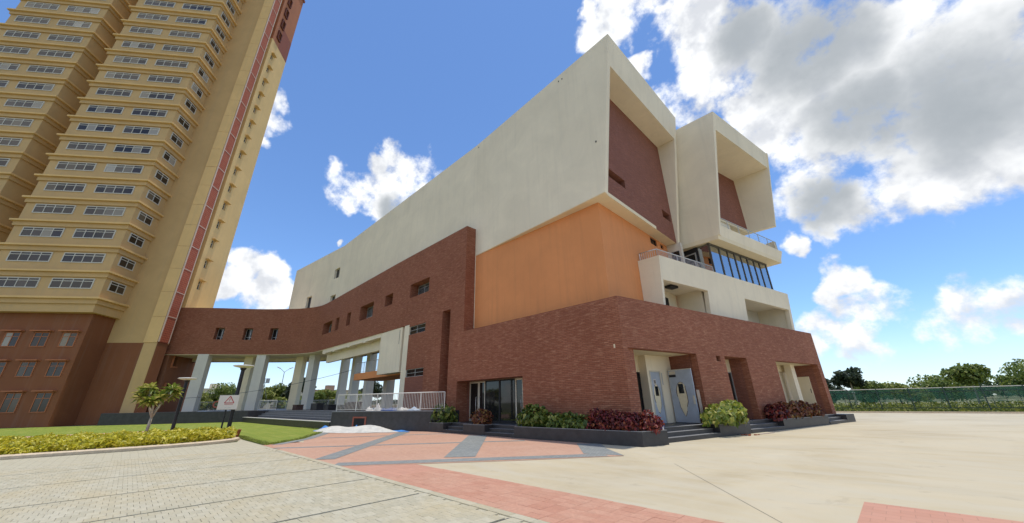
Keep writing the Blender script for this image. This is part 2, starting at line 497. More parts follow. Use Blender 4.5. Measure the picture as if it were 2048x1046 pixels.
# ------------------------------------------------------------------ helpers: geometry
class MB:
    def __init__(s, fn=None):
        s.v = []
        s.f = []
        s.fn = fn

    def pt(s, p):
        if s.fn:
            p = s.fn(*p)
        s.v.append((float(p[0]), float(p[1]), float(p[2])))
        return len(s.v) - 1

    def poly(s, pts):
        s.f.append([s.pt(p) for p in pts])
        return s

    def hexa(s, c):
        i = [s.pt(p) for p in c]
        for q in ((3, 2, 1, 0), (4, 5, 6, 7), (0, 1, 5, 4), (1, 2, 6, 5), (2, 3, 7, 6), (3, 0, 4, 7)):
            s.f.append([i[k] for k in q])
        return s

    def box(s, x0, x1, y0, y1, z0, z1):
        return s.hexa([(x0, y0, z0), (x1, y0, z0), (x1, y1, z0), (x0, y1, z0), (x0, y0, z1), (x1, y0, z1), (x1, y1, z1), (x0, y1, z1)])

    def prism(s, poly, z0, z1):
        n = len(poly)
        a = [s.pt((x, y, z0)) for x, y in poly]
        b = [s.pt((x, y, z1)) for x, y in poly]
        s.f.append(a[::-1])
        s.f.append(b)
        for i in range(n):
            j = (i + 1) % n
            s.f.append([a[i], a[j], b[j], b[i]])
        return s

    def ring(s, poly, inset, z0, z1):
        """wall ring following a ccw polygon, inset to the inside"""
        n = len(poly)
        inn = []
        for i in range(n):
            p0 = Vector(poly[i - 1])
            p1 = Vector(poly[i])
            p2 = Vector(poly[(i + 1) % n])
            d1 = (p1 - p0).normalized()
            d2 = (p2 - p1).normalized()
            n1 = Vector((-d1.y, d1.x))
            n2 = Vector((-d2.y, d2.x))
            bis = (n1 + n2)
            bis = bis / max(0.3, bis.dot(n1))
            inn.append(p1 + bis * inset)
        for i in range(n):
            j = (i + 1) % n
            s.hexa([(*poly[i], z0), (*poly[j], z0), (*inn[j], z0), (*inn[i], z0), (*poly[i], z1), (*poly[j], z1), (*inn[j], z1), (*inn[i], z1)])
        return s

    def tube(s, path, rad, n=8, cap=True):
        path = [Vector(p) for p in path]
        if not hasattr(rad, '__len__'):
            rad = [rad] * len(path)
        rings = []
        prev = None
        for k, p in enumerate(path):
            d = (path[min(k + 1, len(path) - 1)] - path[max(k - 1, 0)]).normalized()
            ref = Vector((0, 0, 1)) if abs(d.z) < 0.9 else Vector((1, 0, 0))
            if prev is not None:
                x = (prev - d * prev.dot(d)).normalized()
            else:
                x = d.cross(ref).normalized()
            prev = x
            y = d.cross(x)
            rings.append([s.pt(p + (x * math.cos(2 * math.pi * i / n) + y * math.sin(2 * math.pi * i / n)) * rad[k]) for i in range(n)])
        for a, b in zip(rings, rings[1:]):
            for i in range(n):
                j = (i + 1) % n
                s.f.append([a[i], a[j], b[j], b[i]])
        if cap:
            s.f.append(rings[0][::-1])
            s.f.append(rings[-1])
        return s

    def lathe(s, prof, c, n=16):
        rings = [[s.pt((c[0] + r * math.cos(2 * math.pi * i / n), c[1] + r * math.sin(2 * math.pi * i / n), c[2] + z)) for i in range(n)] for r, z in prof]
        for a, b in zip(rings, rings[1:]):
            for i in range(n):
                j = (i + 1) % n
                s.f.append([a[i], a[j], b[j], b[i]])
        s.f.append(rings[0][::-1])
        s.f.append(rings[-1])
        return s

    def build(s, name, mat, parent=None, smooth=False, recalc=True, bevel=0.0):
        off = Vector((0, 0, 0))
        rootm = None
        if parent is not None:
            rootm = world_of(parent).inverted()
        me = bpy.data.meshes.new(name)
        vv = s.v
        if rootm is not None:
            vv = [tuple(rootm @ Vector(p)) for p in vv]
        me.from_pydata(vv, [], s.f)
        if recalc:
            bm = bmesh.new()
            bm.from_mesh(me)
            bmesh.ops.recalc_face_normals(bm, faces=bm.faces)
            bm.to_mesh(me)
            bm.free()
        o = bpy.data.objects.new(name, me)
        finish(o, me, mat, parent, smooth)
        if bevel:
            md = o.modifiers.new('bevel', 'BEVEL')
            md.width = bevel
            md.segments = 2
            md.limit_method = 'ANGLE'
        return o

WM = {}

def world_of(o):
    return WM.get(o.name, Matrix.Identity(4))

def finish(o, me, mat, parent, smooth=False, uv=True):
    COL.objects.link(o)
    me.materials.append(mat)
    if parent is not None:
        o.parent = parent
        WM[o.name] = world_of(parent)
    if smooth:
        me.polygons.foreach_set('use_smooth', [True] * len(me.polygons))
    if uv and len(me.polygons) < 60000:
        auto_uv(me, WM.get(o.name))

def auto_uv(me, wm=None):
    """metric box mapping: u along the horizontal tangent, v up (or plan x, y on flat faces)"""
    lay = me.uv_layers.new(name='UVMap')
    nl = len(me.loops)
    nv = len(me.vertices)
    co = np.empty(nv * 3)
    me.vertices.foreach_get('co', co)
    co = co.reshape(-1, 3)
    if wm is not None:
        mm = np.array(wm)
        co = co @ mm[:3, :3].T + mm[:3, 3]
    lv = np.empty(nl, dtype=np.int32)
    me.loops.foreach_get('vertex_index', lv)
    npol = len(me.polygons)
    nr = np.empty(npol * 3)
    me.polygons.foreach_get('normal', nr)
    nr = nr.reshape(-1, 3)
    if wm is not None:
        nr = nr @ mm[:3, :3].T
    tot = np.empty(npol, dtype=np.int32)
    me.polygons.foreach_get('loop_total', tot)
    ln = np.repeat(nr, tot, axis=0)
    P = co[lv]
    flat = np.abs(ln[:, 2]) > 0.75
    h = np.hypot(ln[:, 0], ln[:, 1]) + 1e-9
    u = (-ln[:, 1] * P[:, 0] + ln[:, 0] * P[:, 1]) / h
    uvs = np.stack([np.where(flat, P[:, 0], u), np.where(flat, P[:, 1], P[:, 2])], 1)
    lay.data.foreach_set('uv', uvs.ravel())

def tag(o, label, cat, group=None):
    o['label'] = label
    o['category'] = cat
    if group:
        o['group'] = group
    return o

def thing(name, label, cat, loc=(0, 0, 0), group=None):
    o = bpy.data.objects.new(name, None)
    o.empty_display_size = 0.3
    COL.objects.link(o)
    o.location = loc
    WM[o.name] = Matrix.Translation(loc)
    return tag(o, label, cat, group)

def struct(o):
    o['kind'] = 'structure'
    return o

def stuff(o, label=None, cat=None):
    o['kind'] = 'stuff'
    if label:
        tag(o, label, cat)
    return o

def grid_wall(mb, us, zs, solid, fn, D):
    us = sorted(set(round(u, 4) for u in us))
    zs = sorted(set(round(z, 4) for z in zs))
    nu, nz_ = len(us) - 1, len(zs) - 1
    S = [[solid((us[i] + us[i + 1]) / 2, (zs[j] + zs[j + 1]) / 2) for j in range(nz_)] for i in range(nu)]
    def q(*p):
        mb.f.append([mb.pt(fn(*x)) for x in p])
    for i in range(nu):
        for j in range(nz_):
            if not S[i][j]:
                continue
            a, b, c, d = us[i], us[i + 1], zs[j], zs[j + 1]
            q((a, c, 0), (b, c, 0), (b, d, 0), (a, d, 0))
            q((b, c, D), (a, c, D), (a, d, D), (b, d, D))
            if i == 0 or not S[i - 1][j]:
                q((a, c, D), (a, c, 0), (a, d, 0), (a, d, D))
            if i == nu - 1 or not S[i + 1][j]:
                q((b, c, 0), (b, c, D), (b, d, D), (b, d, 0))
            if j == 0 or not S[i][j - 1]:
                q((a, c, D), (b, c, D), (b, c, 0), (a, c, 0))
            if j == nz_ - 1 or not S[i][j + 1]:
                q((a, d, 0), (b, d, 0), (b, d, D), (a, d, D))

def inrect(u, z, rs):
    return any(r[0] < u < r[1] and r[2] < z < r[3] for r in rs)

def bar(mb, fn, u0, u1, z0, z1, d0, d1):
    c = [(u0, z0, d1), (u1, z0, d1), (u1, z0, d0), (u0, z0, d0), (u0, z1, d1), (u1, z1, d1), (u1, z1, d0), (u0, z1, d0)]
    mb.hexa([fn(*p) for p in c])

def window(parent, fn, u0, u1, z0, z1, d, cols=2, rows=(), fw=0.06, frame=None, glass=None, bars=False, name='window'):
    """frame = the part, each pane a sub-part"""
    frame = frame or ALU
    glass = glass or GLASSD
    m = MB()
    bar(m, fn, u0, u1, z0, z0 + fw, d - 0.04, d + 0.04)
    bar(m, fn, u0, u1, z1 - fw, z1, d - 0.04, d + 0.04)
    bar(m, fn, u0, u0 + fw, z0 + fw, z1 - fw, d - 0.04, d + 0.04)
    bar(m, fn, u1 - fw, u1, z0 + fw, z1 - fw, d - 0.04, d + 0.04)
    xs = [u0 + fw + (u1 - u0 - 2 * fw) * k / cols for k in range(cols + 1)]
    for x in xs[1:-1]:
        bar(m, fn, x - fw * 0.4, x + fw * 0.4, z0 + fw, z1 - fw, d - 0.035, d + 0.035)
    for r in rows:
        zr = z0 + (z1 - z0) * r
        bar(m, fn, u0 + fw, u1 - fw, zr - fw * 0.35, zr + fw * 0.35, d - 0.03, d + 0.03)
    if bars:
        k = int((u1 - u0) / 0.14)
        for q in range(1, k):
            x = u0 + (u1 - u0) * q / k
            bar(m, fn, x - 0.008, x + 0.008, z0, z1, d - 0.09, d - 0.075)
        for zz in (0.25, 0.75):
            z = z0 + (z1 - z0) * zz
            bar(m, fn, u0, u1, z - 0.012, z + 0.012, d - 0.092, d - 0.073)
    w = m.build(name, frame, parent)
    for a, b in zip(xs, xs[1:]):
        g = MB()
        bar(g, fn, a, b, z0 + fw, z1 - fw, d - 0.006, d + 0.006)
        g.build('pane', glass, w)
    return w

# frames of reference: C0 is the podium corner; the east front runs along EV
C0 = Vector((-8.05, 14.97, 0))
EA = R(77.7714)
EV = Vector((math.cos(EA), math.sin(EA), 0))
EN = Vector((EV.y, -EV.x, 0))

def ef(out, s, z):
    p = C0 + EN * out + EV * s
    return (p.x, p.y, z)

def efw(s, z, d):
    return ef(-d, s, z)
YS = 14.97

def sfw(x, z, d):
    return (x, YS + d, z)

# ------------------------------------------------------------------ ground, paving, lawn
def sheet(name, poly, z, mat, parent=None):
    return MB().poly([(x, y, z) for x, y in poly]).build(name, mat, parent)

def ground_mat():
    m, t, b = new_mat('dry_earth')
    p = pos(t)
    a = noise(t, p, 0.03, 8, 0.65)
    c = ramp(t, a, [(0.35, (0.24, 0.19, 0.12)), (0.5, (0.16, 0.17, 0.06)), (0.65, (0.30, 0.25, 0.16))])
    t.links.new(c, b.inputs['Base Color'])
    b.inputs['Roughness'].default_value = 0.95
    bump(t, b, noise(t, p, 2, 6), 0.4, 0.1)
    return m

def concrete_mat():
    m, t, b = new_mat('yard_concrete')
    p = pos(t)
    a = noise(t, p, 0.22, 8, 0.62, 0.8)
    c = ramp(t, a, [(0.30, (0.44, 0.365, 0.235)), (0.5, (0.53, 0.45, 0.30)), (0.7, (0.59, 0.52, 0.375))])
    sw = noise(t, p, 1.0, 6, 0.6, 0.5, (0.35, 1.6, 1))
    c = mixc(t, ramp(t, sw, [(0.42, (0, 0, 0)), (0.66, (0.75, 0.75, 0.75))]), c, (0.53, 0.475, 0.355))
    dirt = noise(t, p, 1.1, 8, 0.7, 1.2)
    c = mixc(t, ramp(t, dirt, [(0.58, (0, 0, 0)), (0.72, (0.6, 0.6, 0.6))]), c, (0.38, 0.32, 0.225))
    t.links.new(c, b.inputs['Base Color'])
    b.inputs['Roughness'].default_value = 0.8
    b.inputs['Specular IOR Level'].default_value = 0.3
    bump(t, b, noise(t, p, 25, 6, 0.65), 0.12, 0.01)
    return m

def paving_mat(name, c1, c2, mortar, bw, bh, off=0.5, gap=0.006, worn=(0.5, 0.47, 0.4), wamt=0.5):
    m, t, b = new_mat(name)
    u = uvn(t)
    br = t.nodes.new('ShaderNodeTexBrick')
    br.offset = off
    br.inputs['Scale'].default_value = 1.0
    br.inputs['Brick Width'].default_value = bw
    br.inputs['Row Height'].default_value = bh
    br.inputs['Mortar Size'].default_value = gap
    br.inputs['Mortar Smooth'].default_value = 0.3
    br.inputs['Color1'].default_value = (*c1, 1)
    br.inputs['Color2'].default_value = (*c2, 1)
    br.inputs['Mortar'].default_value = (*mortar, 1)
    t.links.new(u, br.inputs['Vector'])
    p = pos(t)
    big = noise(t, p, 0.6, 8, 0.65, 0.6)
    fine = noise(t, p, 6.0, 6, 0.65)
    c = mixc(t, ramp(t, big, [(0.4, (0, 0, 0)), (0.75, (wamt, wamt, wamt))]), br.outputs['Color'], worn)
    c = mixc(t, ramp(t, fine, [(0.4, (0, 0, 0)), (0.8, (0.35, 0.35, 0.35))]), c, worn)
    t.links.new(c, b.inputs['Base Color'])
    b.inputs['Roughness'].default_value = 0.85
    b.inputs['Specular IOR Level'].default_value = 0.25
    iv = t.nodes.new('ShaderNodeMath')
    iv.operation = 'SUBTRACT'
    iv.inputs[0].default_value = 1.0
    t.links.new(br.outputs['Fac'], iv.inputs[1])
    bump(t, b, iv.outputs[0], 0.35, 0.008)
    return m

def paver_piece_mat(name, cols, stain):
    m, t, b = new_mat(name)
    oi = t.nodes.new('ShaderNodeObjectInfo')
    g = t.nodes.new('ShaderNodeNewGeometry')
    ad = t.nodes.new('ShaderNodeMath')
    ad.operation = 'ADD'
    t.links.new(oi.outputs['Random'], ad.inputs[0])
    t.links.new(g.outputs['Random Per Island'], ad.inputs[1])
    fr = t.nodes.new('ShaderNodeMath')
    fr.operation = 'FRACT'
    t.links.new(ad.outputs[0], fr.inputs[0])
    c = ramp(t, fr.outputs[0], [(0, cols[0]), (0.5, cols[1]), (1, cols[2])])
    p = g.outputs['Position']
    c = mixc(t, ramp(t, noise(t, p, 0.8, 8, 0.65, 0.5), [(0.42, (0, 0, 0)), (0.72, (0.7, 0.7, 0.7))]), c, stain)
    c = mixc(t, ramp(t, noise(t, p, 18, 6, 0.7), [(0.35, (0.35, 0.35, 0.35)), (0.65, (0, 0, 0))]), c, tuple(x * 0.7 for x in cols[0]))
    t.links.new(c, b.inputs['Base Color'])
    b.inputs['Roughness'].default_value = 0.9
    b.inputs['Specular IOR Level'].default_value = 0.2
    bump(t, b, noise(t, p, 70, 5, 0.7), 0.25, 0.004)
    return m

M_CONC = concrete_mat()
M_GREY = paving_mat('grey_cobble', (0.20, 0.215, 0.21), (0.26, 0.275, 0.265), (0.15, 0.15, 0.14), 0.11, 0.11, worn=(0.36, 0.36, 0.32), wamt=0.35)
M_PINK = paving_mat('pink_cobble', (0.48, 0.275, 0.19), (0.54, 0.32, 0.22), (0.40, 0.24, 0.165), 0.11, 0.11, worn=(0.58, 0.38, 0.28), wamt=0.5)
M_RED = paving_mat('red_paver_bed', (0.50, 0.255, 0.175), (0.55, 0.28, 0.195), (0.42, 0.22, 0.15), 0.30, 0.20, worn=(0.52, 0.31, 0.23))
M_PAVB = paving_mat('grey_paver_bed', (0.46, 0.42, 0.30), (0.51, 0.47, 0.345), (0.34, 0.30, 0.21), 0.155, 0.225, worn=(0.47, 0.41, 0.29))
M_PAV = paver_piece_mat('grey_paver', [(0.45, 0.41, 0.295), (0.50, 0.455, 0.335), (0.545, 0.50, 0.375)], (0.53, 0.435, 0.26))
M_REDP = paver_piece_mat('red_paver', [(0.49, 0.245, 0.165), (0.53, 0.27, 0.185), (0.57, 0.31, 0.215)], (0.58, 0.37, 0.26))

def lawn_mat():
    m, t, b = new_mat('lawn_grass')
    p = pos(t)
    a = noise(t, p, 0.5, 8, 0.72)
    st = noise(t, p, 0.9, 5, 0.6, 0.3, (0.35, 3.4, 1))
    c = ramp(t, a, [(0.3, (0.23, 0.285, 0.045)), (0.5, (0.30, 0.33, 0.062)), (0.72, (0.42, 0.40, 0.11))])
    c = mixc(t, ramp(t, st, [(0.38, (0, 0, 0)), (0.62, (0.8, 0.8, 0.8))]), c, (0.20, 0.27, 0.04))
    c = mixc(t, ramp(t, noise(t, p, 30, 4, 0.7), [(0.35, (0.5, 0.5, 0.5)), (0.65, (0, 0, 0))]), c, (0.18, 0.245, 0.035))
    t.links.new(c, b.inputs['Base Color'])
    b.inputs['Roughness'].default_value = 0.9
    b.inputs['Specular IOR Level'].default_value = 0.2
    bump(t, b, noise(t, p, 60, 5, 0.8), 0.8, 0.04)
    return m

struct(sheet('terrain', [(-3000, -3000), (3000, -3000), (3000, 3000), (-3000, 3000)], -0.02, ground_mat()))
yard = struct(sheet('concrete_yard', [(-24, 6.2), (-0.87, 6.2), (-0.87, 6.2), (40, 6.2), (40, 55.2), (-24, 55.2)], 0.0, M_CONC))
sj = MB()
for a, b in (((-4.75, 10.8), (-1.2, 6.25)),):
    d = (Vector(b) - Vector(a)).normalized()
    n = Vector((-d.y, d.x)) * 0.006
    sj.poly([(a[0] - n.x, a[1] - n.y, 0.002), (b[0] - n.x, b[1] - n.y, 0.002), (b[0] + n.x, b[1] + n.y, 0.002), (a[0] + n.x, a[1] + n.y, 0.002)])
sj.build('sawn_joint', plain('joint_dark', (0.16, 0.14, 0.11), 0.9), yard)

# grey paver field, south of y = 4.63
pave = struct(sheet('pavement', [(-25.6, 4.63), (-23.6, 4.2), (-22.9, 2.6), (-22.6, 0.5), (-22.9, -4), (-24.5, -14), (12, -14), (12, 4.63)], 0.0, M_PAVB))
red = struct(sheet('red_paving_band', [(-20.6, 4.632), (12, 4.632), (12, 6.23), (-20.6, 6.23)], 0.004, M_RED))
red2 = struct(sheet('red_paving_strip', [(-0.87, 6.232), (12, 6.232), (12, 8.9), (-0.87, 8.9)], 0.004, M_RED))

def paver_mesh(name, wx, wy, h, ch, mat):
    v, f = [], []
    x, y = wx / 2, wy / 2
    for (a, b, z) in ((x, y, -0.02), (x, y, h - ch), (x - ch, y - ch, h)):
        v += [(-a, -b, z), (a, -b, z), (a, b, z), (-a, b, z)]
    for k in (0, 4):
        for i in range(4):
            j = (i + 1) % 4
            f.append([k + i, k + j, k + 4 + j, k + 4 + i])
    f.append([8, 9, 10, 11])
    me = bpy.data.meshes.new(name)
    me.from_pydata(v, [], f)
    me.materials.append(mat)
    return me, v, f

DRAINS = [-4.55, -6.93, -9.15, -11.5, -14.3, -17.1]

def lay_pavers(parent, name, wx, wy, x0, x1, y0, y1, mat, view, limit, skip, rowshift=0.5, zb=0.006, by_row_x=True, jt=0.007, ch=0.006):
    me, v, f = paver_mesh(name, wx - jt, wy - jt, 0.012, ch, mat)
    spots = []
    ny = int((y1 - y0) / wy)
    rows = []
    cuts = sorted([d for d in skip if x0 < d < x1] + [x0, x1])
    for a, b in zip(cuts, cuts[1:]):
        a, b = a + 0.035, b - 0.035
        k = max(1, round((b - a) / wx))
        rows += [(a + (b - a) * (q + 0.5) / k, (b - a) / k) for q in range(k)]
    for i, (x, w_) in enumerate(rows):
        for j in range(-1, ny + 1):
            y = y0 + (j + 0.5) * wy
            if by_row_x:
                y += (i % 2) * wy * rowshift
            if y - wy / 2 < y0 or y + wy / 2 > y1:
                continue
            p = M3.transposed() @ Vector((x, y, -1.6))
            if p.z > -0.5:
                continue
            px = -p.x / p.z * 717
            py = -p.y / p.z * 717
            if abs(px) > 1060 or py < -560:
                continue
            spots.append((-p.z, x, y, w_ / wx))
    spots.sort()
    for (d, x, y, sc) in spots[:limit]:
        o = bpy.data.objects.new(name, me)
        o.location = (x, y, zb + random.uniform(-0.0015, 0.0015))
        o.rotation_euler = (random.uniform(-.008, .008), random.uniform(-.008, .008), random.uniform(-.012, .012))
        o.scale = (sc, 1, 1)
        o.parent = parent
        COL.objects.link(o)
    rest = spots[limit:]
    if rest:
        V = np.array(v)
        vv, ff = [], []
        for k, (d, x, y, sc) in enumerate(rest):
            c = V * np.array((sc, 1, 1)) + np.array((x, y, zb + random.uniform(-0.0015, 0.0015)))
            vv += [tuple(q) for q in c]
            ff += [[i + 12 * k for i in q] for q in f]
        me2 = bpy.data.meshes.new(name + 's')
        me2.from_pydata(vv, [], ff)
        o = bpy.data.objects.new('far_' + name + 's', me2)
        finish(o, me2, mat, parent, uv=False)
        o['kind'] = 'stuff'

near_drain = lambda x: any(abs(x - d) < 0.085 for d in DRAINS)
lay_pavers(pave, 'paver', 0.225, 0.158, -19.0, -1.0, -3.0, 4.44, M_PAV, None, 300, DRAINS, jt=0.004, ch=0.003)
lay_pavers(red, 'red_paver', 0.30, 0.20, -9.0, 4.2, 4.63, 6.231, M_REDP, None, 280, [], by_row_x=False, zb=0.0, jt=0.004, ch=0.003)
edge_me, ev, efc = paver_mesh('edge_stone', 0.44, 0.16, 0.012, 0.006, M_PAV)
for i in range(34):
    o = bpy.data.objects.new('edge_stone', edge_me)
    o.location = (-2.6 - i * 0.45, 4.535, 0.006)
    o.parent = pave
    COL.objects.link(o)
M_DRAIN = plain('drain_slot', (0.10, 0.095, 0.085), 0.9, 0, 0.3, 20)
for d in DRAINS:
    MB().box(d - 0.03, d + 0.03, -14, 4.42, -0.015, 0.004).build('drain_channel', M_DRAIN, pave)

# pink and grey plaza in front of the podium
plaza_poly = [(-20.35, 6.232), (-20.35, 4.9), (-18.5, 4.632), (-11.6, 4.632), (-10.2, 6.3), (-8.37, 8.6), (-6.5, 11.25), (-7.9, 12.5), (-8.9, 13.75), (-21.4, 13.75), (-29.2, 10.5), (-27.6, 9.9), (-25.3, 8.55), (-22.4, 6.9)]
plaza = struct(sheet('plaza_paving', plaza_poly, 0.008, M_PINK))

def stripe(a, b, w, z=0.012, ext=0.0):
    a = Vector(a)
    b = Vector(b)
    d = (b - a).normalized()
    n = Vector((-d.y, d.x)) * w / 2
    return sheet('grey_stripe', [tuple(a - n), tuple(b - n), tuple(b + n), tuple(a + n)], z, M_GREY, plaza)
stripe((-12.05, 4.65), (-7.05, 11.1), 0.62)
stripe((-18.6, 4.66), (-12.3, 12.9), 0.34)
stripe((-22.0, 7.6), (-18.7, 13.4), 0.30)
stripe((-13.4, 4.8), (-22.0, 12.4), 0.66, 0.016)
stripe((-10.35, 7.85), (-16.2, 13.45), 1.0, 0.016)
sheet('grey_corner', [(-7.75, 10.9), (-6.5, 11.3), (-7.9, 12.55), (-8.9, 13.76), (-9.75, 13.3)], 0.0135, M_GREY, plaza)
sheet('grey_border', [(-20.3, 4.9), (-20.1, 5.3), (-22.1, 7.2), (-25.0, 8.95), (-27.4, 10.25), (-29.0, 10.55), (-27.6, 9.85), (-25.3, 8.5), (-22.4, 6.85)], 0.0138, M_GREY, plaza)

lawn_poly = [(-20.4, 4.75), (-22.4, 6.85), (-25.3, 8.5), (-27.6, 9.85), (-29.0, 10.35), (-40, 10.2), (-53.7, 10.0), (-57.8, 3.2), (-60.5, -2), (-66, -14), (-44, -14), (-40, 1.5), (-41, 3.0), (-40.2, 4.1), (-30.0, 4.0), (-27.2, 4.9), (-25.2, 4.75)]
lawn = struct(sheet('lawn', lawn_poly, 0.010, lawn_mat()))
path = struct(sheet('pink_path', [(-40.9, 3.0), (-40.2, 4.08), (-29.9, 4.02), (-29.0, 3.2), (-31.9, 2.3), (-33, -14), (-42, -14)], 0.014, M_PINK))

# ------------------------------------------------------------------ main building
bld = thing('assembly_hall_building', 'long modern hall with white boxes, orange wall and red brick podium', 'building', (-8.05, 14.97, 0))

# brick front: plan path from the tower (left) to the podium corner (right)
raw = [(-64.6, 0.6), (-63.4, 2.0), (-61.0, 5.1), (-58.0, 9.5), (-55.5, 12.2), (-54.2, 13.35), (-52.6, 14.25), (-50.7, 14.85), (-48.0, YS)]
pts = []
for k in range(len(raw) - 1):
    p0, p1, p2, p3 = [Vector(raw[max(0, min(len(raw) - 1, k + q))]) for q in (-1, 0, 1, 2)]
    if k == len(raw) - 2:
        p3 = Vector((-46, YS))
    for q in range(6):
        t_ = q / 6
        pts.append(0.5 * ((2 * p1) + (p2 - p0) * t_ + (2 * p0 - 5 * p1 + 4 * p2 - p3) * t_ ** 2 + (3 * p1 - p0 - 3 * p2 + p3) * t_ ** 3))
pts.append(Vector(raw[-1]))
cum = [0.0]
for a, b in zip(pts, pts[1:]):
    cum.append(cum[-1] + (b - a).length)
UC = cum[-1]
nrm = []
for k in range(len(pts)):
    d = (pts[min(k + 1, len(pts) - 1)] - pts[max(k - 1, 0)]).normalized()
    nrm.append(Vector((-d.y, d.x)))
nrm[-1] = Vector((0, 1))

def path_at(u):
    if u >= UC:
        return Vector((-48 + u - UC, YS)), Vector((0, 1))
    k = max(0, min(len(pts) - 2, int(np.searchsorted(cum, u) - 1)))
    t_ = (u - cum[k]) / (cum[k + 1] - cum[k])
    return pts[k].lerp(pts[k + 1], t_), nrm[k].lerp(nrm[k + 1], t_).normalized()

def cfw(u, z, d):
    p, n = path_at(u)
    t_ = max(0.0, min(1.0, (-30 - p.x) / 18.0))
    if z > 13.0:
        z -= 0.25 * t_
    elif 7.5 < z < 8.3:
        z += 0.15 * t_
    q = p + n * d
    return (q.x, q.y, z)

def ux(x):
    return UC + x + 48.0

def u_near(x, y):
    k = min(range(len(pts)), key=lambda i: (pts[i] - Vector((x, y))).length)
    best = min(np.linspace(cum[max(0, k - 1)], cum[min(len(cum) - 1, k + 1)], 41), key=lambda u: (path_at(u)[0] - Vector((x, y))).length)
    return float(best)

S_WIN = [(-27.6, -24.6, 10.15, 11.38, 3), (-32.3, -30.8, 10.3, 11.38, 2), (-38.0, -34.8, 9.82, 11.38, 3), (-41.5, -40.45, 9.84, 11.3, 1), (-44.8, -43.8, 9.8, 11.3, 1), (-49.0, -46.0, 9.85, 11.3, 3)]
holes = []
for (a, b, c, d, k) in S_WIN:
    holes.append((ux(a), ux(b), c, d))
C_WIN = []
for (x, y) in ((-60.5, 6.0), (-58.55, 8.75), (-56.55, 11.3)):
    u = u_near(x, y)
    C_WIN.append((u - 0.53, u + 0.53, 9.85, 11.38))
holes += C_WIN
SLOT = (ux(-22.42), ux(-21.40), 1.2, 8.05)
LOUV1 = (ux(-27.45), ux(-24.7), 6.92, 7.60)
LOUV2 = (ux(-27.2), ux(-24.55), 3.58, 4.17)
INFILL = (ux(-27.1), ux(-24.5), 1.2, 3.56)
DOORS = (ux(-20.32), ux(-14.3), 0.0, 2.95)
holes += [SLOT, LOUV1, LOUV2, DOORS]
us = list(cum) + [ux(x) for x in (-48, -27.2, -19.75, -8.05)]
zs = [0.0, 6.2, 7.8, 14.25]
for h in holes:
    us += [h[0], h[1]]
    zs += [h[2], h[3]]
U27, U19 = ux(-27.2), ux(-19.75)

def s_solid(u, z):
    if inrect(u, z, holes):
        return False
    if u > U19:
        return z < 6.2
    if u > U27:
        return True
    return z > 7.8
mb = MB()
grid_wall(mb, us, zs, s_solid, cfw, 0.90)
mb.build('brick_front_wall', BRICK, bld, recalc=False)
for (a, b, c, d, k) in S_WIN:
    window(bld, cfw, ux(a), ux(b), c, d, 0.82, k, (0.3,), bars=(k == 3))
for (a, b, c, d) in C_WIN:
    window(bld, cfw, a, b, c, d, 0.7, 2, (0.28,))
# slot back, infill panel, louvred vents
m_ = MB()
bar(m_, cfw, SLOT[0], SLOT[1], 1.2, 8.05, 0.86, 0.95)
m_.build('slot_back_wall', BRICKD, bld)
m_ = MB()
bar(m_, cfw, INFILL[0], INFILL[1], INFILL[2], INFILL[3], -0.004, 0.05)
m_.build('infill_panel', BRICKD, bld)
for r in (LOUV1, LOUV2):
    w = window(bld, cfw, r[0], r[1], r[2], r[3], 0.12, 2, (0.5,), fw=0.035, frame=ALU, name='vent_window')
# stone-dark thin joint cable on the white panel strip
# entrance recess (south)
er = MB()
er.box(-20.6, -20.32, YS + 0.9, 16.3, 0.5, 3.1)
er.box(-14.3, -14.0, YS + 0.9, 16.3, 0.5, 3.1)
er.build('entrance_side_wall', BRICKD, bld)
MB().box(-20.32, -14.3, YS + 0.9, 16.3, 2.951, 3.2).build('entrance_ceiling', CREAM, bld)
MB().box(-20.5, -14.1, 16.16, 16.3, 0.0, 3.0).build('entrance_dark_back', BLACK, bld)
def yfw(y0):
    return lambda x, z, d: (x, y0 + d, z)
f16 = yfw(16.1)
def door(parent, fn, u0, u1, z0, z1, d, frame, glass, handle_u, fw=0.09):
    m = MB()
    bar(m, fn, u0, u0 + fw, z0, z1, d - 0.04, d + 0.03)
    bar(m, fn, u1 - fw, u1, z0, z1, d - 0.04, d + 0.03)
    bar(m, fn, u0 + fw, u1 - fw, z1 - fw, z1, d - 0.04, d + 0.03)
    bar(m, fn, u0 + fw, u1 - fw, z0, z0 + fw * 1.6, d - 0.04, d + 0.03)
    o = m.build('glass_door', frame, parent)
    g = MB()
    bar(g, fn, u0 + fw, u1 - fw, z0 + fw * 1.6, z1 - fw, d - 0.01, d + 0.01)
    g.build('pane', glass, o)
    h = MB()
    h.tube([fn(handle_u, z0 + 0.3, d - 0.04), fn(handle_u, z0 + 0.3, d - 0.13), fn(handle_u, z0 + 1.45, d - 0.13), fn(handle_u, z0 + 1.45, d - 0.04)], 0.018, 8)
    h.build('door_handle', STEEL, o, smooth=True)
    return o
door(bld, f16, -20.30, -19.35, 0.52, 2.92, 0.0, FRAMEC, GLASSD, -19.52)
door(bld, f16, -19.33, -18.72, 0.52, 2.92, 0.0, FRAMEC, GLASSD, -19.15, 0.07)
for (a, b) in ((-18.70, -17.36), (-17.34, -15.98)):
    window(bld, f16, a, b, 0.5, 2.94, 0.0, 1, (), fw=0.05, frame=DARKM, name='fixed_glazing')
door(bld, f16, -15.96, -15.30, 0.52, 2.94, 0.0, FRAMEC, GLASSD, -15.42)
window(bld, f16, -15.28, -14.32, 0.5, 2.94, 0.0, 1, (), fw=0.05, frame=DARKM, name='fixed_glazing')

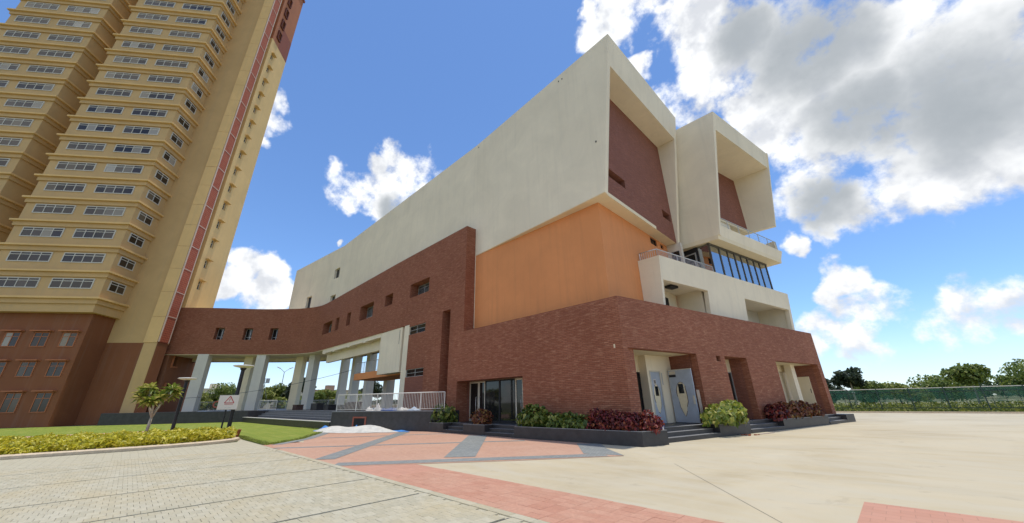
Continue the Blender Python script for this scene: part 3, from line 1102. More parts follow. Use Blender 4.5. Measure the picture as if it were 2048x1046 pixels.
# podium roof and body
MB().prism([(-19.0, YS + 0.88), ef(-0.38, 0.3, 0)[:2], ef(-0.38, 21.2, 0)[:2], (-19.0, 37.5)], 5.55, 5.80).build('podium_roof', GREYW, bld)
# east front
A_ = (0.30, 5.55, 0.0, 3.82)
B_ = (8.24, 10.65, 0.0, 3.84)
D_ = (14.30, 20.90, 0.0, 3.86)
H_ = (7.39, 7.79, 3.53, 3.82)
eh = [A_, B_, D_, H_]
mb = MB()
es = [0.0, 21.5]
ez = [0.0, 6.2]
for h in eh:
    es += [h[0], h[1]]
    ez += [h[2], h[3]]
grid_wall(mb, es, ez, lambda u, z: not inrect(u, z, eh), efw, 0.38)
mb.build('brick_east_wall', BRICK, bld, recalc=False)
MB(lambda x, y, z: ef(x, y, z)).box(-12.5, -0.38, 21.12, 21.498, 0.0, 6.198).build('brick_north_wall', BRICK, bld)
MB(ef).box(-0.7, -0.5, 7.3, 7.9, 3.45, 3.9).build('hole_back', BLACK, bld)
# recess A: white pier with a wrapped door, glazed back wall, open door leaf
q = MB(ef)
q.box(-0.40, -1.66, 5.55, 5.80, 0.4, 3.9)
q.build('door_recess_side', BRICKD, bld)
q = MB(ef)
q.box(-2.15, -1.64, 3.50, 3.62, 0.45, 3.95)
q.box(-1.76, -1.64, 3.62, 3.66, 0.45, 3.95)
q.box(-1.76, -1.64, 4.58, 5.58, 0.45, 3.95)
q.box(-1.76, -1.64, 3.66, 4.58, 3.02, 3.95)
q.build('white_pier', WHITE, bld)
q = MB(ef)
q.box(-2.2, -2.1, 0.1, 3.5, 3.0, 3.95)
q.build('white_lintel', CREAM, bld)
window(bld, lambda s, z, d: ef(-2.1 - d, s, z), 0.1, 3.5, 0.5, 3.0, 0.05, 3, (), frame=DARKM, name='fixed_glazing')
MB(ef).box(-3.4, -0.38, -0.1, 5.6, 3.83, 4.0).build('recess_ceiling', CREAM, bld)
MB(ef).box(-3.4, -0.42, 0.0, 0.28, 0.4, 3.9).build('door_recess_side', BRICKD, bld)

def wrapped_door(parent, fn, u0, u1, z0, z1, patch, seed, frame=True):
    """film-wrapped flush door with torn patches around a vision panel"""
    rr = random.Random(seed)
    m = MB()
    bar(m, fn, u0, u1, z0, z1, 0.0, 0.05)
    o = m.build('wrapped_door', DOORB, parent)
    if frame:
        f = MB()
        bar(f, fn, u0 - 0.07, u0 - 0.005, z0, z1 + 0.07, -0.03, 0.06)
        bar(f, fn, u1 + 0.005, u1 + 0.07, z0, z1 + 0.07, -0.03, 0.06)
        bar(f, fn, u0 - 0.005, u1 + 0.005, z1 + 0.005, z1 + 0.07, -0.03, 0.06)
        f.build('door_frame', FRAMEC, o)
    uc, zc, ru, z_lo, z_hi = patch
    n = 22
    outer, inner = [], []
    for k in range(n):
        a = 2 * math.pi * k / n
        s_ = math.sin(a)
        w = ru * (0.55 + 0.45 * (s_ + 1) / 2) * (1 + rr.uniform(-0.12, 0.12))
        z = zc + (z_hi - zc if s_ > 0 else zc - z_lo) * s_ * (1 + rr.uniform(-0.04, 0.04))
        outer.append((uc + w * 1.12 * math.cos(a), z + 0.02 * s_))
        inner.append((uc + w * math.cos(a), z))
    e1 = MB()
    for k in range(n):
        j = (k + 1) % n
        if rr.random() < 0.72:
            e1.poly([fn(*outer[k], -0.004), fn(*outer[j], -0.004), fn(*inner[j], -0.012), fn(*inner[k], -0.012)])
    e1.build('torn_film_edge', DARKB, o, recalc=False)
    e2 = MB()
    e2.poly([fn(*p, -0.003) for p in inner])
    e2.build('bare_patch', PATCH, o, recalc=False)
    e3 = MB()
    bar(e3, fn, uc - ru * 0.42, uc + ru * 0.42, zc + 0.15, zc + 0.62, -0.012, -0.004)
    e3.build('vision_panel', GLASSD, o)
    return o
fdoor1 = lambda s, z, d: ef(-1.66 - d, s, z)
wrapped_door(bld, fdoor1, 3.74, 4.50, 0.50, 2.98, (4.09, 1.65, 0.30, 1.0, 2.36), 3)
q = MB()
bar(q, fdoor1, 3.93, 4.12, 2.36, 2.62, -0.012, -0.002)
q.build('door_notice', SIGNW, bld)
for k in range(2):
    q = MB()
    bar(q, fdoor1, 3.965 + k * 0.075, 4.01 + k * 0.075, 2.40, 2.58, -0.016, -0.0125)
    q.build('notice_mark', DARKM, bld)
q = MB()
q.tube([fdoor1(4.44, 1.35, 0.0), fdoor1(4.44, 1.35, -0.08), fdoor1(4.44, 1.75, -0.08), fdoor1(4.44, 1.75, 0.0)], 0.015)
q.build('door_handle', STEEL, bld)
q = MB()
bar(q, fdoor1, 4.62, 4.70, 2.35, 2.95, -0.03, 0.0)
q.build('door_closer', ALU, bld)
# open leaf standing along the north side
fleaf = lambda u, z, d: ef(u, 5.12 + d, z)
wrapped_door(bld, fleaf, -1.55, -0.22, 0.52, 3.06, (-0.93, 1.75, 0.34, 0.85, 2.45), 9, False)
q = MB()
bar(q, fleaf, -1.55, -0.22, 3.062, 3.10, -0.01, 0.06)
q.build('leaf_top_edge', FRAMEC, bld)
q = MB()
bar(q, fleaf, -1.50, -1.12, 2.72, 2.84, -0.03, -0.001)
q.build('door_closer', DARKM, bld)
q = MB()
bar(q, fleaf, -1.50, -1.12, 2.85, 3.02, -0.012, -0.001)
q.build('bare_patch', FRAMEC, bld)
q = MB()
bar(q, fleaf, -0.36, -0.26, 1.38, 1.78, -0.02, -0.001)
q.build('lock_plate', FRAMEC, bld)
# recess B
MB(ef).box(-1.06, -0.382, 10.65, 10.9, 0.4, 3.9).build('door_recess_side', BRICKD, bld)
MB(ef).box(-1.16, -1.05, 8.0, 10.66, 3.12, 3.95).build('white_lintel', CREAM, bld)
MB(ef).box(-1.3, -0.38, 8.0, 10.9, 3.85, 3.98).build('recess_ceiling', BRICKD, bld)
window(bld, lambda s, z, d: ef(-1.06 - d, s, z), 8.0, 10.65, 0.5, 3.12, 0.03, 3, (), frame=ALU, name='fixed_glazing')
# recess C: white column, back panels, shutter panel on the side wall
MB(ef).box(-1.9, -0.382, 20.90, 21.1, 0.4, 3.95).build('door_recess_side', BRICKD, bld)
MB(ef).box(-2.0, -0.38, 14.0, 21.1, 3.862, 4.0).build('recess_ceiling', CREAM, bld)
MB(ef).box(-1.35, -0.95, 18.75, 19.35, 0.45, 3.862).build('white_column', WHITE, bld)
q = MB(ef)
q.box(-1.9, -1.72, 14.0, 20.95, 1.25, 3.38)
q.build('white_panel', WHITE, bld)
MB(ef).box(-1.95, -1.6, 14.0, 20.95, 3.40, 3.86).build('white_lintel', CREAM, bld)
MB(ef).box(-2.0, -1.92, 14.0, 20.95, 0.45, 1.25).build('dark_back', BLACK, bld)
q = MB(ef)
q.box(-1.52, -0.76, 20.80, 20.895, 1.16, 3.05)
q.build('shutter_panel', CREAM, bld)
q = MB(ef)
q.box(-0.86, -0.83, 20.78, 20.80, 1.9, 2.2)
q.build('panel_latch', DARKM, bld)
MB(ef).box(-1.52, -0.76, 20.78, 20.90, 1.12, 1.158).build('panel_ledge', WHITE, bld)

# orange storey
q = MB()
q.box(-19.75, -9.24, 15.85, 16.15, 5.8, 12.02)
q.build('orange_south_wall', ORANGE, bld)
ow = [(22.15, 23.18, 11.40, 11.90), (23.72, 24.22, 11.5, 11.82)]
mb = MB()
grid_wall(mb, [15.85, 26.3] + [v for h in ow for v in h[:2]], [5.8, 12.02] + [v for h in ow for v in h[2:]], lambda u, z: not inrect(u, z, ow), lambda u, z, d: (-8.94 - d, u, z), 0.30)
mb.build('orange_east_wall', ORANGE, bld, recalc=False)
xfw = lambda x0: (lambda u, z, d: (x0 - d, u, z))
for h in ow:
    w = window(bld, xfw(-8.94), h[0], h[1], h[2], h[3], 0.12, 2, (), fw=0.03, frame=DARKM, name='vent_window')

# upper white box: long south wall, flaring front
ZT = 22.45
fw_h = [(-49.9, -47.2, 17.7, 19.2), (-49.9, -47.2, 13.9, 15.3)]
mb = MB()
grid_wall(mb, [-48.5, -19.7], [6.5, 12.0, ZT - 0.05], lambda u, z: True, yfw(15.83), 0.35)
mb.build('white_south_wall', WHITE, bld, recalc=False)
# far bent part with windows
far_a, far_b = Vector((-64.2, 14.05)), Vector((-48.5, 15.83))
far_d = (far_b - far_a).normalized()
far_n = Vector((-far_d.y, far_d.x))
far_len = (far_b - far_a).length
def ffw(u, z, d):
    p = far_a + far_d * u + far_n * d
    return (p.x, p.y, z)
FW = [(13.9, 16.1 - 0.75, 17.75, 19.2), (13.9, 15.35, 14.4, 15.35), (6.3, 7.9, 13.9, 16.6)]
mb = MB()
grid_wall(mb, [0, far_len] + [v for h in FW for v in h[:2]], [13.0, ZT - 0.1] + [v for h in FW for v in h[2:]], lambda u, z: not inrect(u, z, FW), ffw, 0.35)
mb.build('white_far_wall', WHITE, bld, recalc=False)
for h in FW[:2]:
    window(bld, ffw, h[0], h[1], h[2], h[3], 0.3, 2, (), frame=ALU)
q = MB()
bar(q, ffw, FW[2][0], FW[2][1], FW[2][2], FW[2][3], 0.28, 0.34)
q.build('roof_door', DARKM, bld)
q = MB()
bar(q, ffw, 5.2, 5.9, 13.9, 14.9, -0.35, -0.02)
q.build('condenser_unit', ALU, bld, bevel=0.03)
# front side panel (skewed and leaning)
def xfront(z):
    return -8.12 + (z - 12.0) * (1.60 / 10.5)
q = MB()
q.hexa([(-19.7, 15.82, 12.0), (xfront(12.0), 15.21, 12.0), (xfront(12.0), 15.55, 12.0), (-19.7, 16.17, 12.0),
        (-19.7, 15.82, ZT - 0.05), (xfront(ZT), 15.12, ZT), (xfront(ZT), 15.46, ZT), (-19.7, 16.17, ZT)])
q.build('white_box_side', WHITE, bld)
ZC = 20.33
q = MB()
q.hexa([(-19.6, 16.15, ZC), (xfront(ZC), 15.47, ZC), (xfront(ZC), 24.85, ZC), (-19.6, 24.85, ZC),
        (-19.6, 16.15, ZT - 0.002), (xfront(ZT) - 0.002, 15.46, ZT - 0.002), (xfront(ZT) - 0.002, 24.85, ZT - 0.002), (-19.6, 24.85, ZT - 0.002)])
q.build('white_box_top', CREAM if False else WHITE, bld)
q = MB()
q.hexa([(-20, 24.82, 11.99), (xfront(12.0), 24.82, 11.99), (xfront(12.0), 25.18, 11.99), (-20, 25.18, 11.99),
        (-20, 24.82, ZT), (xfront(ZT), 24.82, ZT), (xfront(ZT), 25.18, ZT), (-20, 25.18, ZT)])
q.build('white_box_north_side', WHITE, bld)
q = MB()
q.prism([(-19.6, 15.84), (-8.16, 15.24), (-8.22, 24.8), (-19.6, 24.8)], 11.97, 12.2)
q.build('white_box_floor', CREAM, bld)
for (x_, y_, z_) in [(-10.54, 15.33, 21.94), (-10.23, 15.31, 21.91), (-19.6, 15.81, 22.03), (-8.25, 15.2, 15.4)]:
    MB().box(x_ - 0.035, x_ + 0.035, y_ - 0.012, y_ + 0.02, z_ - 0.05, z_ + 0.05).build('anchor_hole', DARKM, bld)
# plum brick infill wall
sl = [(15.5, 17.98, 13.44, 14.04), (23.2, 24.5, 13.5, 14.12)]
mb = MB()
grid_wall(mb, [15.3, 24.82] + [v for h in sl for v in h[:2]], [11.975, ZC] + [v for h in sl for v in h[2:]], lambda u, z: not inrect(u, z, sl), xfw(-8.2), 0.45)
mb.build('plum_brick_wall', BRICKD, bld, recalc=False)
for h in sl:
    q = MB()
    bar(q, xfw(-8.2), h[0], h[1], h[2], h[3], 0.42, 0.5)
    q.build('slot_glass', GLASSD, bld)
# wall under the box at its north end
q = MB()
q.box(-8.95, -7.98, 24.82, 25.16, 8.8, 11.985)
q.build('white_fin_wall', GREYW, bld)
window(bld, yfw(24.82), -8.66, -8.14, 10.3, 11.36, -0.01, 1, (), fw=0.04, frame=DARKM)
# body and roof of the hall
q = MB()
q.box(-33.0, -20.0, 16.2, 25.1, 6.0, 22.2)
q.box(-48.4, -33.0, 16.2, 19.8, 8.3, 22.2)
q.build('hall_body', WHITE, bld)
q = MB()
q.prism([(-64.1, 14.62), (-48.6, 16.42), (-48.6, 19.8), (-64.1, 18.6)], 8.4, 22.1)
q.build('hall_far_body', WHITE, bld)

# lower white storey block on the east side
def bout(z):
    return -0.58 - (9.45 - z) * 0.083
bfw = lambda s, z, d: ef(bout(z) - d, s, z)
bh = [(4.90, 9.40, 5.8, 8.02), (13.95, 20.75, 5.8, 8.12)]
mb = MB()
grid_wall(mb, [4.72, 21.12] + [v for h in bh for v in h[:2]], [5.8, 9.45] + [v for h in bh for v in h[2:]], lambda u, z: not inrect(u, z, bh), bfw, 0.28)
mb.build('white_balcony_front', WHITE, bld, recalc=False)
q = MB()
q.hexa([(-8.93, 19.70, 5.8), ef(bout(5.8) - 0.004, 4.722, 5.8), ef(bout(5.8) - 0.004, 4.92, 5.8), (-8.93, 19.95, 5.8),
        (-8.93, 19.70, 9.448), ef(bout(9.45) - 0.004, 4.722, 9.448), ef(bout(9.45) - 0.004, 4.92, 9.448), (-8.93, 19.95, 9.448)])
q.build('white_balcony_side', WHITE, bld)
MB(ef).hexa([(-6, 20.85, 5.8), (bout(5.8) - 0.003, 20.85, 5.8), (bout(5.8) - 0.003, 21.118, 5.8), (-6, 21.118, 5.8),
             (-6, 20.85, 9.448), (bout(9.45) - 0.003, 20.85, 9.448), (bout(9.45) - 0.003, 21.118, 9.448), (-6, 21.118, 9.448)]).build('white_balcony_end', WHITE, bld)
MB(ef).box(-4.2, -0.86, 4.9, 20.85, 8.40, 8.85).build('terrace_slab', WHITE, bld)
MB(ef).box(-3.1, -0.95, 4.92, 9.40, 8.20, 8.398).build('loggia_ceiling', WHITE, bld)
# loggia interiors
q = MB(ef)
q.box(-3.2, -1.15, 9.40, 9.62, 5.8, 8.39)
q.build('loggia_wall', WHITE, bld)
MB().box(-8.935, -8.88, 19.96, 24.6, 5.8, 8.39).build('loggia_back_wall', WHITE, bld)
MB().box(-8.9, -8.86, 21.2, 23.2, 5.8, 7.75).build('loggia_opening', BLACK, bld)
MB(ef).box(-1.8, -1.35, 6.6, 7.3, 8.04, 8.18).build('duct', DARKM, bld)
q = MB(ef)
q.box(-3.2, -3.0, 13.7, 20.9, 5.8, 8.39)
q.box(-3.2, -1.15, 13.72, 13.94, 5.8, 8.39)
q.build('loggia_wall', GREYW, bld)
MB(ef).box(-3.0, -2.6, 14.0, 18.0, 7.6, 8.39).build('loggia_beam', GREYW, bld)

# glazed storey
GZ0, GZ1 = 8.86, 11.72
gfw = lambda s, z, d: ef(-0.76 - d, s, z)
ms = [10.98, 12.22, 13.3, 14.28, 15.18, 16.12, 17.1, 18.0, 19.12]
q = MB()
for k, s_ in enumerate(ms):
    wd = 0.045 if k in (1, 3, 5, 8) else 0.025
    bar(q, gfw, s_ - wd, s_ + wd, GZ0, GZ1, -0.03, 0.10)
bar(q, gfw, 10.92, 19.2, 11.60, GZ1, -0.04, 0.11)
bar(q, gfw, 10.92, 19.2, 9.46, 9.54, -0.04, 0.11)
gl = q.build('glazing_frame', plain('bronze_frame', (0.10, 0.09, 0.075), 0.5, 0.3), bld)
for a, b in zip(ms, ms[1:]):
    g = MB()
    bar(g, gfw, a + 0.03, b - 0.03, 9.5, 11.6, 0.02, 0.032)
    g.build('pane', GLASSC, gl)
# side return of the glazing
rfw = lambda u, z, d: ef(u, 10.95 + d, z)
g = MB()
bar(g, rfw, -1.6, -0.8, 9.3, 11.6, 0.02, 0.032)
g.build('pane', GLASSC, gl)
MB(ef).box(-5.3, -5.0, 10.4, 13.0, 8.8, 11.73).build('glazing_back_wall', GREYW, bld)
MB(ef).box(-5.0, -0.8, 10.9, 19.2, 8.85, 8.9).build('glazed_floor', GREYW, bld)
MB(ef).box(-2.9, -1.62, 10.93, 11.0, 8.85, 11.72).build('dark_side_wall', DARKM, bld)
window(bld, lambda u, z, d: ef(u, 10.92 + d, z), -2.75, -1.75, 9.0, 11.35, 0.0, 1, (), fw=0.09, frame=ALU)

# cantilevered terrace band and second white box
BZ0, BZ1 = 11.74, 12.78
q = MB()
q.hexa([(-8.6, 25.68, BZ0), ef(-0.02, 10.94, BZ0), ef(0.0, 20.15, BZ0), ef(-3.2, 20.15, BZ0),
        (-8.6, 25.68, 12.05), ef(0.0, 10.96, 12.05), ef(0.02, 20.2, 12.05), ef(-3.2, 20.2, 12.05)])
q.build('terrace_floor', CREAM, bld)
q = MB()
q.hexa([ef(0.0, 10.96, 12.05), ef(0.02, 20.2, 12.05), ef(-0.26, 20.2, 12.05), ef(-0.26, 10.9, 12.05),
        ef(0.14, 11.0, BZ1), ef(0.16, 20.45, BZ1), ef(-0.14, 20.45, BZ1), ef(-0.14, 10.95, BZ1)])
q.hexa([ef(-3.0, 19.95, 12.05), ef(-0.26, 19.95, 12.05), ef(-0.26, 20.2, 12.05), ef(-3.0, 20.2, 12.05),
        ef(-3.0, 20.2, BZ1), ef(-0.14, 20.2, BZ1), ef(-0.14, 20.45, BZ1), ef(-3.0, 20.45, BZ1)])
q.build('terrace_parapet', WHITE, bld)
q = MB(ef)
q.box(-0.7, -0.1, 20.2, 20.43, BZ1, 13.75)
q.build('terrace_end_wall', WHITE, bld)
def x2(z):
    return -5.60 + (z - 12.05) * (1.51 / 9.7)
Z2T, Z2C = 21.75, 20.3
q = MB()
q.hexa([(-9.2, 25.70, BZ0 + 0.31), (x2(12.05) - 0.02, 25.70, 12.05), (x2(12.05) - 0.02, 26.02, 12.05), (-9.2, 26.02, BZ0 + 0.31),
        (-9.2, 25.70, Z2T), (x2(Z2T), 25.70, Z2T), (x2(Z2T) + 0.07, 26.02, Z2T), (-9.2, 26.02, Z2T)])
q.build('white_box_side', WHITE, bld)
def x2r(z):
    return -3.42 + (z - 14.94) * (1.01 / 6.81)
q = MB()
q.hexa([(-9.0, 26.0, Z2C), (x2(Z2C) + 0.06, 26.0, Z2C), (x2r(Z2C) - 0.07, 34.5, Z2C), (-9.0, 34.5, Z2C),
        (-9.0, 26.0, Z2T - 0.002), (x2(Z2T) + 0.06, 26.0, Z2T - 0.002), (x2r(Z2T) - 0.07, 34.5, Z2T - 0.002), (-9.0, 34.5, Z2T - 0.002)])
q.build('white_box_top', WHITE, bld)
q = MB()
q.hexa([(-9.0, 34.48, 14.98), (x2r(14.94), 34.48, 14.94), (x2r(14.94), 34.80, 14.94), (-9.0, 34.80, 14.98),
        (-9.0, 34.48, Z2T), (x2r(Z2T), 34.48, Z2T), (x2r(Z2T), 34.80, Z2T), (-9.0, 34.80, Z2T)])
q.build('white_box_north_side', WHITE, bld)
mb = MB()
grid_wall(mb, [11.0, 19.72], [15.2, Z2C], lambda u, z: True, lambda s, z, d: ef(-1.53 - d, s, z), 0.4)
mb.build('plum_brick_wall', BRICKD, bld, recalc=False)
MB(ef).box(-4.5, -1.55, 11.0, 19.7, 15.0, 15.198).build('upper_soffit', CREAM, bld)
MB(ef).box(-1.9, -1.62, 11.0, 16.8, 12.05, 14.99).build('terrace_back_wall', WHITE, bld)
MB().box(-12.0, -9.2, 25.2, 34.8, 6.0, 21.6).build('hall_rear_body', WHITE, bld)
MB(ef).box(-6.5, -4.9, 5.0, 20.8, 5.8, 8.4).build('block_body', GREYW, bld)

# undercroft: soffit slab, ring beam, columns, white panel and strip, mezzanine
q = MB()
for k in range(len(pts) - 1):
    a, b = cfw(cum[k], 7.8, 0.92), cfw(cum[k + 1], 7.8, 0.92)
    c, d = cfw(cum[k + 1], 7.8, 4.7), cfw(cum[k], 7.8, 4.7)
    up = lambda p: (p[0], p[1], 13.6)
    q.hexa([a, b, c, d, up(a), up(b), up(c), up(d)])
q.build('wing_body', CREAM, bld)
q = MB()
for k in range(len(pts) - 1):
    a, b = cfw(cum[k], 7.8, 0.03), cfw(cum[k + 1], 7.8, 0.03)
    c, d = cfw(cum[k + 1], 7.8, 4.6), cfw(cum[k], 7.8, 4.6)
    lo = lambda p, z: (p[0], p[1], p[2] + z)
    q.hexa([lo(a, -0.05), lo(b, -0.05), lo(c, -0.05), lo(d, -0.05), lo(a, -0.002), lo(b, -0.002), lo(c, -0.002), lo(d, -0.002)])
q.build('wing_soffit', CREAM, bld)
MB().box(-48.0, -28.4, YS + 0.05, 19.67, 7.82, 8.3).build('undercroft_soffit', CREAM, bld)
q = MB()
for k in range(len(pts) - 1):
    a, b = cfw(cum[k], 7.0, 4.25), cfw(cum[k + 1], 7.0, 4.25)
    c, d = cfw(cum[k + 1], 7.0, 4.68), cfw(cum[k], 7.0, 4.68)
    dn = lambda p, z: (p[0], p[1], z)
    q.hexa([dn(a, 7.5), dn(b, 7.5), dn(c, 7.5), dn(d, 7.5), dn(a, 7.9), dn(b, 7.9), dn(c, 7.9), dn(d, 7.9)])
q.build('rear_edge_beam', CREAM, bld)
q = MB()
for k in range(len(pts) - 1):
    a, b = cfw(cum[k], 7.0, 4.45), cfw(cum[k + 1], 7.0, 4.45)
    c, d = cfw(cum[k + 1], 7.0, 4.72), cfw(cum[k], 7.0, 4.72)
    q.hexa([dn(a, 7.43), dn(b, 7.43), dn(c, 7.43), dn(d, 7.43), dn(a, 7.499), dn(b, 7.499), dn(c, 7.499), dn(d, 7.499)])
q.build('rear_edge_trim', DARKM, bld)
MB().box(-48.0, -28.6, 19.2, 19.62, 7.42, 7.82).build('rear_edge_beam', CREAM, bld)
MB().box(-48.0, -28.6, 19.4, 19.66, 7.35, 7.418).build('rear_edge_trim', DARKM, bld)
q = MB()
for x in (-47.2, -44.2, -40.0, -36.0):
    q.box(x - 0.25, x + 0.25, YS + 0.06, 19.2, 7.36, 7.819)
q.box(-47.9, -32.5, 15.05, 15.5, 7.45, 7.818)
q.build('soffit_beams', WHITE, bld)
for (x, y, hw, mt) in ((-61.3, 5.3, 0.62, GREYW), (-57.5, 10.9, 0.58, GREYW), (-53.2, 15.9, 0.5, GREYW), (-60.7, 10.1, 0.5, CREAM), (-56.7, 15.3, 0.5, CREAM), (-64.6, 5.6, 0.5, CREAM)):
    k = u_near(x, y)
    nn = path_at(k)[1]
    tt = Vector((nn.y, -nn.x))
    c = Vector((x, y))
    cs = [c - tt * hw - nn * 0.45, c + tt * hw - nn * 0.45, c + tt * hw + nn * 0.45, c - tt * hw + nn * 0.45]
    MB().prism([tuple(p) for p in cs], 1.2, 7.97).build('column', mt, bld)
for (x, y) in ((-52.0, 19.5), (-47.1, 19.1), (-44.1, 19.6), (-38.4, 19.3), (-33.0, 19.3)):
    MB().box(x - 0.42, x + 0.42, y - 0.45, y + 0.45, 1.2, 7.82).build('column', GREYW, bld)
# white panel, strip and end wall beside the brick
MB().box(-32.4, -28.42, 15.02, 15.22, 4.10, 7.79).build('white_panel', WHITE, bld)
MB().box(-32.4, -28.42, 15.225, 16.2, 4.12, 4.30).build('panel_soffit', WHITE, bld)
MB().box(-28.0, -27.2, YS + 0.01, 15.9, 1.2, 7.79).build('white_column', WHITE, bld)
MB().box(-28.85, -28.83, 15.0, 15.02, 6.4, 7.6).build('panel_cable', DARKM, bld)
MB().box(-27.9, -27.21, 15.9, 22, 1.2, 7.8).build('undercroft_end_wall', GREYW, bld)
MB().box(-39.8, -28.0, 16.0, 19.1, 4.02, 4.66).build('mezzanine_slab', ORANGE, bld)
fg = yfw(18.6)
window(bld, fg, -34.0, -31.2, 1.2, 3.95, 0.0, 2, (0.7,), fw=0.08, frame=DARKM, glass=GLASSC, name='glazed_screen')

def railing(name, label, cat, path3, height, gap, post_every, mat, post_w=0.05, bal=0.011, group=None, rails=(1.0, 0.10), midrail=None):
    p0 = path3[0]
    r = thing(name, label, cat, p0, group)
    for a, b in zip(path3, path3[1:]):
        a = Vector(a)
        b = Vector(b)
        Ln = (b - a).length
        d = (b - a).normalized()
        for k in rails:
            m = MB()
            m.tube([a + Vector((0, 0, height * k)), b + Vector((0, 0, height * k))], 0.032 if k > 0.9 else 0.018, 8)
            m.build('top_rail' if k > 0.9 else 'lower_rail', mat, r, smooth=True)
        npst = max(1, round(Ln / post_every))
        for k in range(npst + 1):
            p = a + d * (Ln * k / npst)
            m = MB()
            m.tube([p, p + Vector((0, 0, height))], post_w / 2, 8)
            m.build('post', mat, r)
        if gap:
            nb = int(Ln / gap)
            me = None
            for k in range(1, nb):
                p = a + d * (Ln * k / nb)
                if me is None:
                    m = MB()
                    m.tube([p + Vector((0, 0, height * 0.1)), p + Vector((0, 0, height))], bal, 6)
                    o0 = m.build('baluster', mat, r)
                    me = o0.data
                    pb = p
                else:
                    o = bpy.data.objects.new('baluster', me)
                    o.location = p - pb
                    o.parent = r
                    COL.objects.link(o)
    return r

railing('plinth_railing', 'white metal railing along the dark plinth edge left of the brick front', 'railing', [(-20.2, 14.0, 1.2), (-28.72, 10.62, 1.2)], 1.1, 0.125, 1.7, PAINTW, 0.06, 0.014)
railing('mezzanine_railing', 'thin dark railing on the orange mezzanine slab behind columns', 'railing', [(-39.6, 16.1, 4.66), (-32.6, 16.1, 4.66)], 1.05, 0.14, 1.8, ALU, 0.04, 0.009)
railing('rear_railing', 'grey metal railing at the back of the undercroft platform', 'railing', [(-50.0, 21.0, 1.2), (-62.0, 14.2, 1.2), (-70.0, 3.0, 1.2)], 1.1, 0.16, 2.4, ALU, 0.05, 0.012)
railing('short_railing', 'short white railing panel at the left head of the stage steps', 'railing', [(-54.6, 11.0, 1.2), (-52.6, 12.4, 1.2)], 1.1, 0.16, 1.2, PAINTW, 0.05, 0.012)
# terrace railings
tr_z = 9.45
railing('terrace_railing', 'thin steel railing on the white balcony block below the big white box', 'railing', [(-8.85, 19.9, tr_z - 0.1), ef(-0.83, 4.95, tr_z - 0.1), ef(-0.83, 10.9, tr_z - 0.1)], 0.62, 0.13, 1.9, STEEL, 0.045, 0.009)
tb = railing('upper_terrace_railing', 'grey steel wire railing on the terrace of the smaller white box', 'railing', [ef(0.0, 11.2, BZ1 - 0.02), ef(0.02, 20.1, BZ1 - 0.02)], 0.82, 0, 1.5, ALU, 0.05)
for z_ in (0.25, 0.42, 0.6):
    g = MB()
    g.tube([ef(0.0, 11.2, BZ1 + z_), ef(0.02, 20.1, BZ1 + z_)], 0.010, 6)
    g.build('wire_rail', ALU, tb)

# ------------------------------------------------------------------ plinth, stage steps
pl = thing('stone_plinth', 'dark granite plinth under the columns left of the brick front', 'plinth', (-28.9, 10.4, 0))
q = MB()
q.prism([(-19.9, 14.96), (-20.0, 14.1), (-28.9, 10.4), (-29.0, 12.3), (-53.7, 12.3), (-53.7, 9.9), (-57.7, 3.2), (-60.6, -2.0), (-78, -2), (-78, 26), (-27.3, 26), (-27.3, 14.96)][::-1], 0.0, 1.198)
q.build('plinth_body', GRANITE, pl, bevel=0.02)
vt = MB()
va, vb = Vector((-28.9, 10.4, 0)), Vector((-20.0, 14.1, 0))
vd = (vb - va).normalized()
vn = Vector((vd.y, -vd.x, 0))
def pfw(u, z, d):
    p = va + vd * u - vn * d
    return (p.x, p.y, z)
fr = MB()
bar(fr, pfw, 2.05, 2.17, 0.0, 0.86, -0.03, 0.02)
bar(fr, pfw, 3.13, 3.25, 0.0, 0.86, -0.03, 0.02)
bar(fr, pfw, 2.17, 3.13, 0.76, 0.86, -0.03, 0.02)
fr.build('hatch_frame', TERRAD, pl)
fr = MB()
bar(fr, pfw, 2.17, 3.13, 0.0, 0.76, -0.006, 0.02)
fr.build('hatch_opening', BLACK, pl)
cp = MB()
bar(cp, pfw, 0.0, 9.6, 1.16, 1.215, -0.04, 0.35)
cp.build('coping', GRANLIT, pl)
st = thing('stage_steps', 'broad dark stone steps from the lawn up to the undercroft', 'steps', (-41, 10.0, 0))
q = MB()
q.prism([(-28.95, 10.35), (-28.95, 12.3), (-53.68, 12.3), (-53.68, 9.55)], 0.0, 0.50)
q.build('lower_tier', GRANITE, st)
q = MB()
q.prism([(-28.93, 10.29), (-28.93, 10.75), (-53.6, 9.95), (-53.7, 9.49)], 0.495, 0.535)
q.build('pale_nosing', plain('pale_nosing_stone', (0.55, 0.53, 0.48), 0.6), st)
ST = plain('grey_step_stone', (0.13, 0.135, 0.145), 0.55, 0, 0.2, 4)
for k in range(4):
    q = MB()
    y0 = 11.0 + k * 0.32
    q.prism([(-29.0, y0 + 0.25), (-29.0, 12.29), (-53.66, 12.29), (-53.66, y0)], 0.502 + k * 0.174, 0.502 + (k + 1) * 0.174)
    q.build('step', ST, st)

# ------------------------------------------------------------------ planters and entrance steps
def planter(label, poly, h=0.5, group='granite planters along the podium'):
    c = np.mean(poly, axis=0)
    t = thing('planter', label, 'planter', (float(c[0]), float(c[1]), 0), group)
    m = MB()
    m.ring(poly, 0.10, 0.0, h)
    m.build('planter_wall', GRANITE, t)
    m = MB()
    m.ring([tuple(Vector(p)) for p in poly], 0.10, h + 0.0005, h + 0.022)
    m.build('rim', GRANLIT, t)
    m = MB()
    cc = Vector((float(c[0]), float(c[1])))
    m.prism([tuple(cc + (Vector(p) - cc) * 0.97) for p in poly], 0.02, h - 0.06)
    m.build('soil', SOIL, t)
    return t

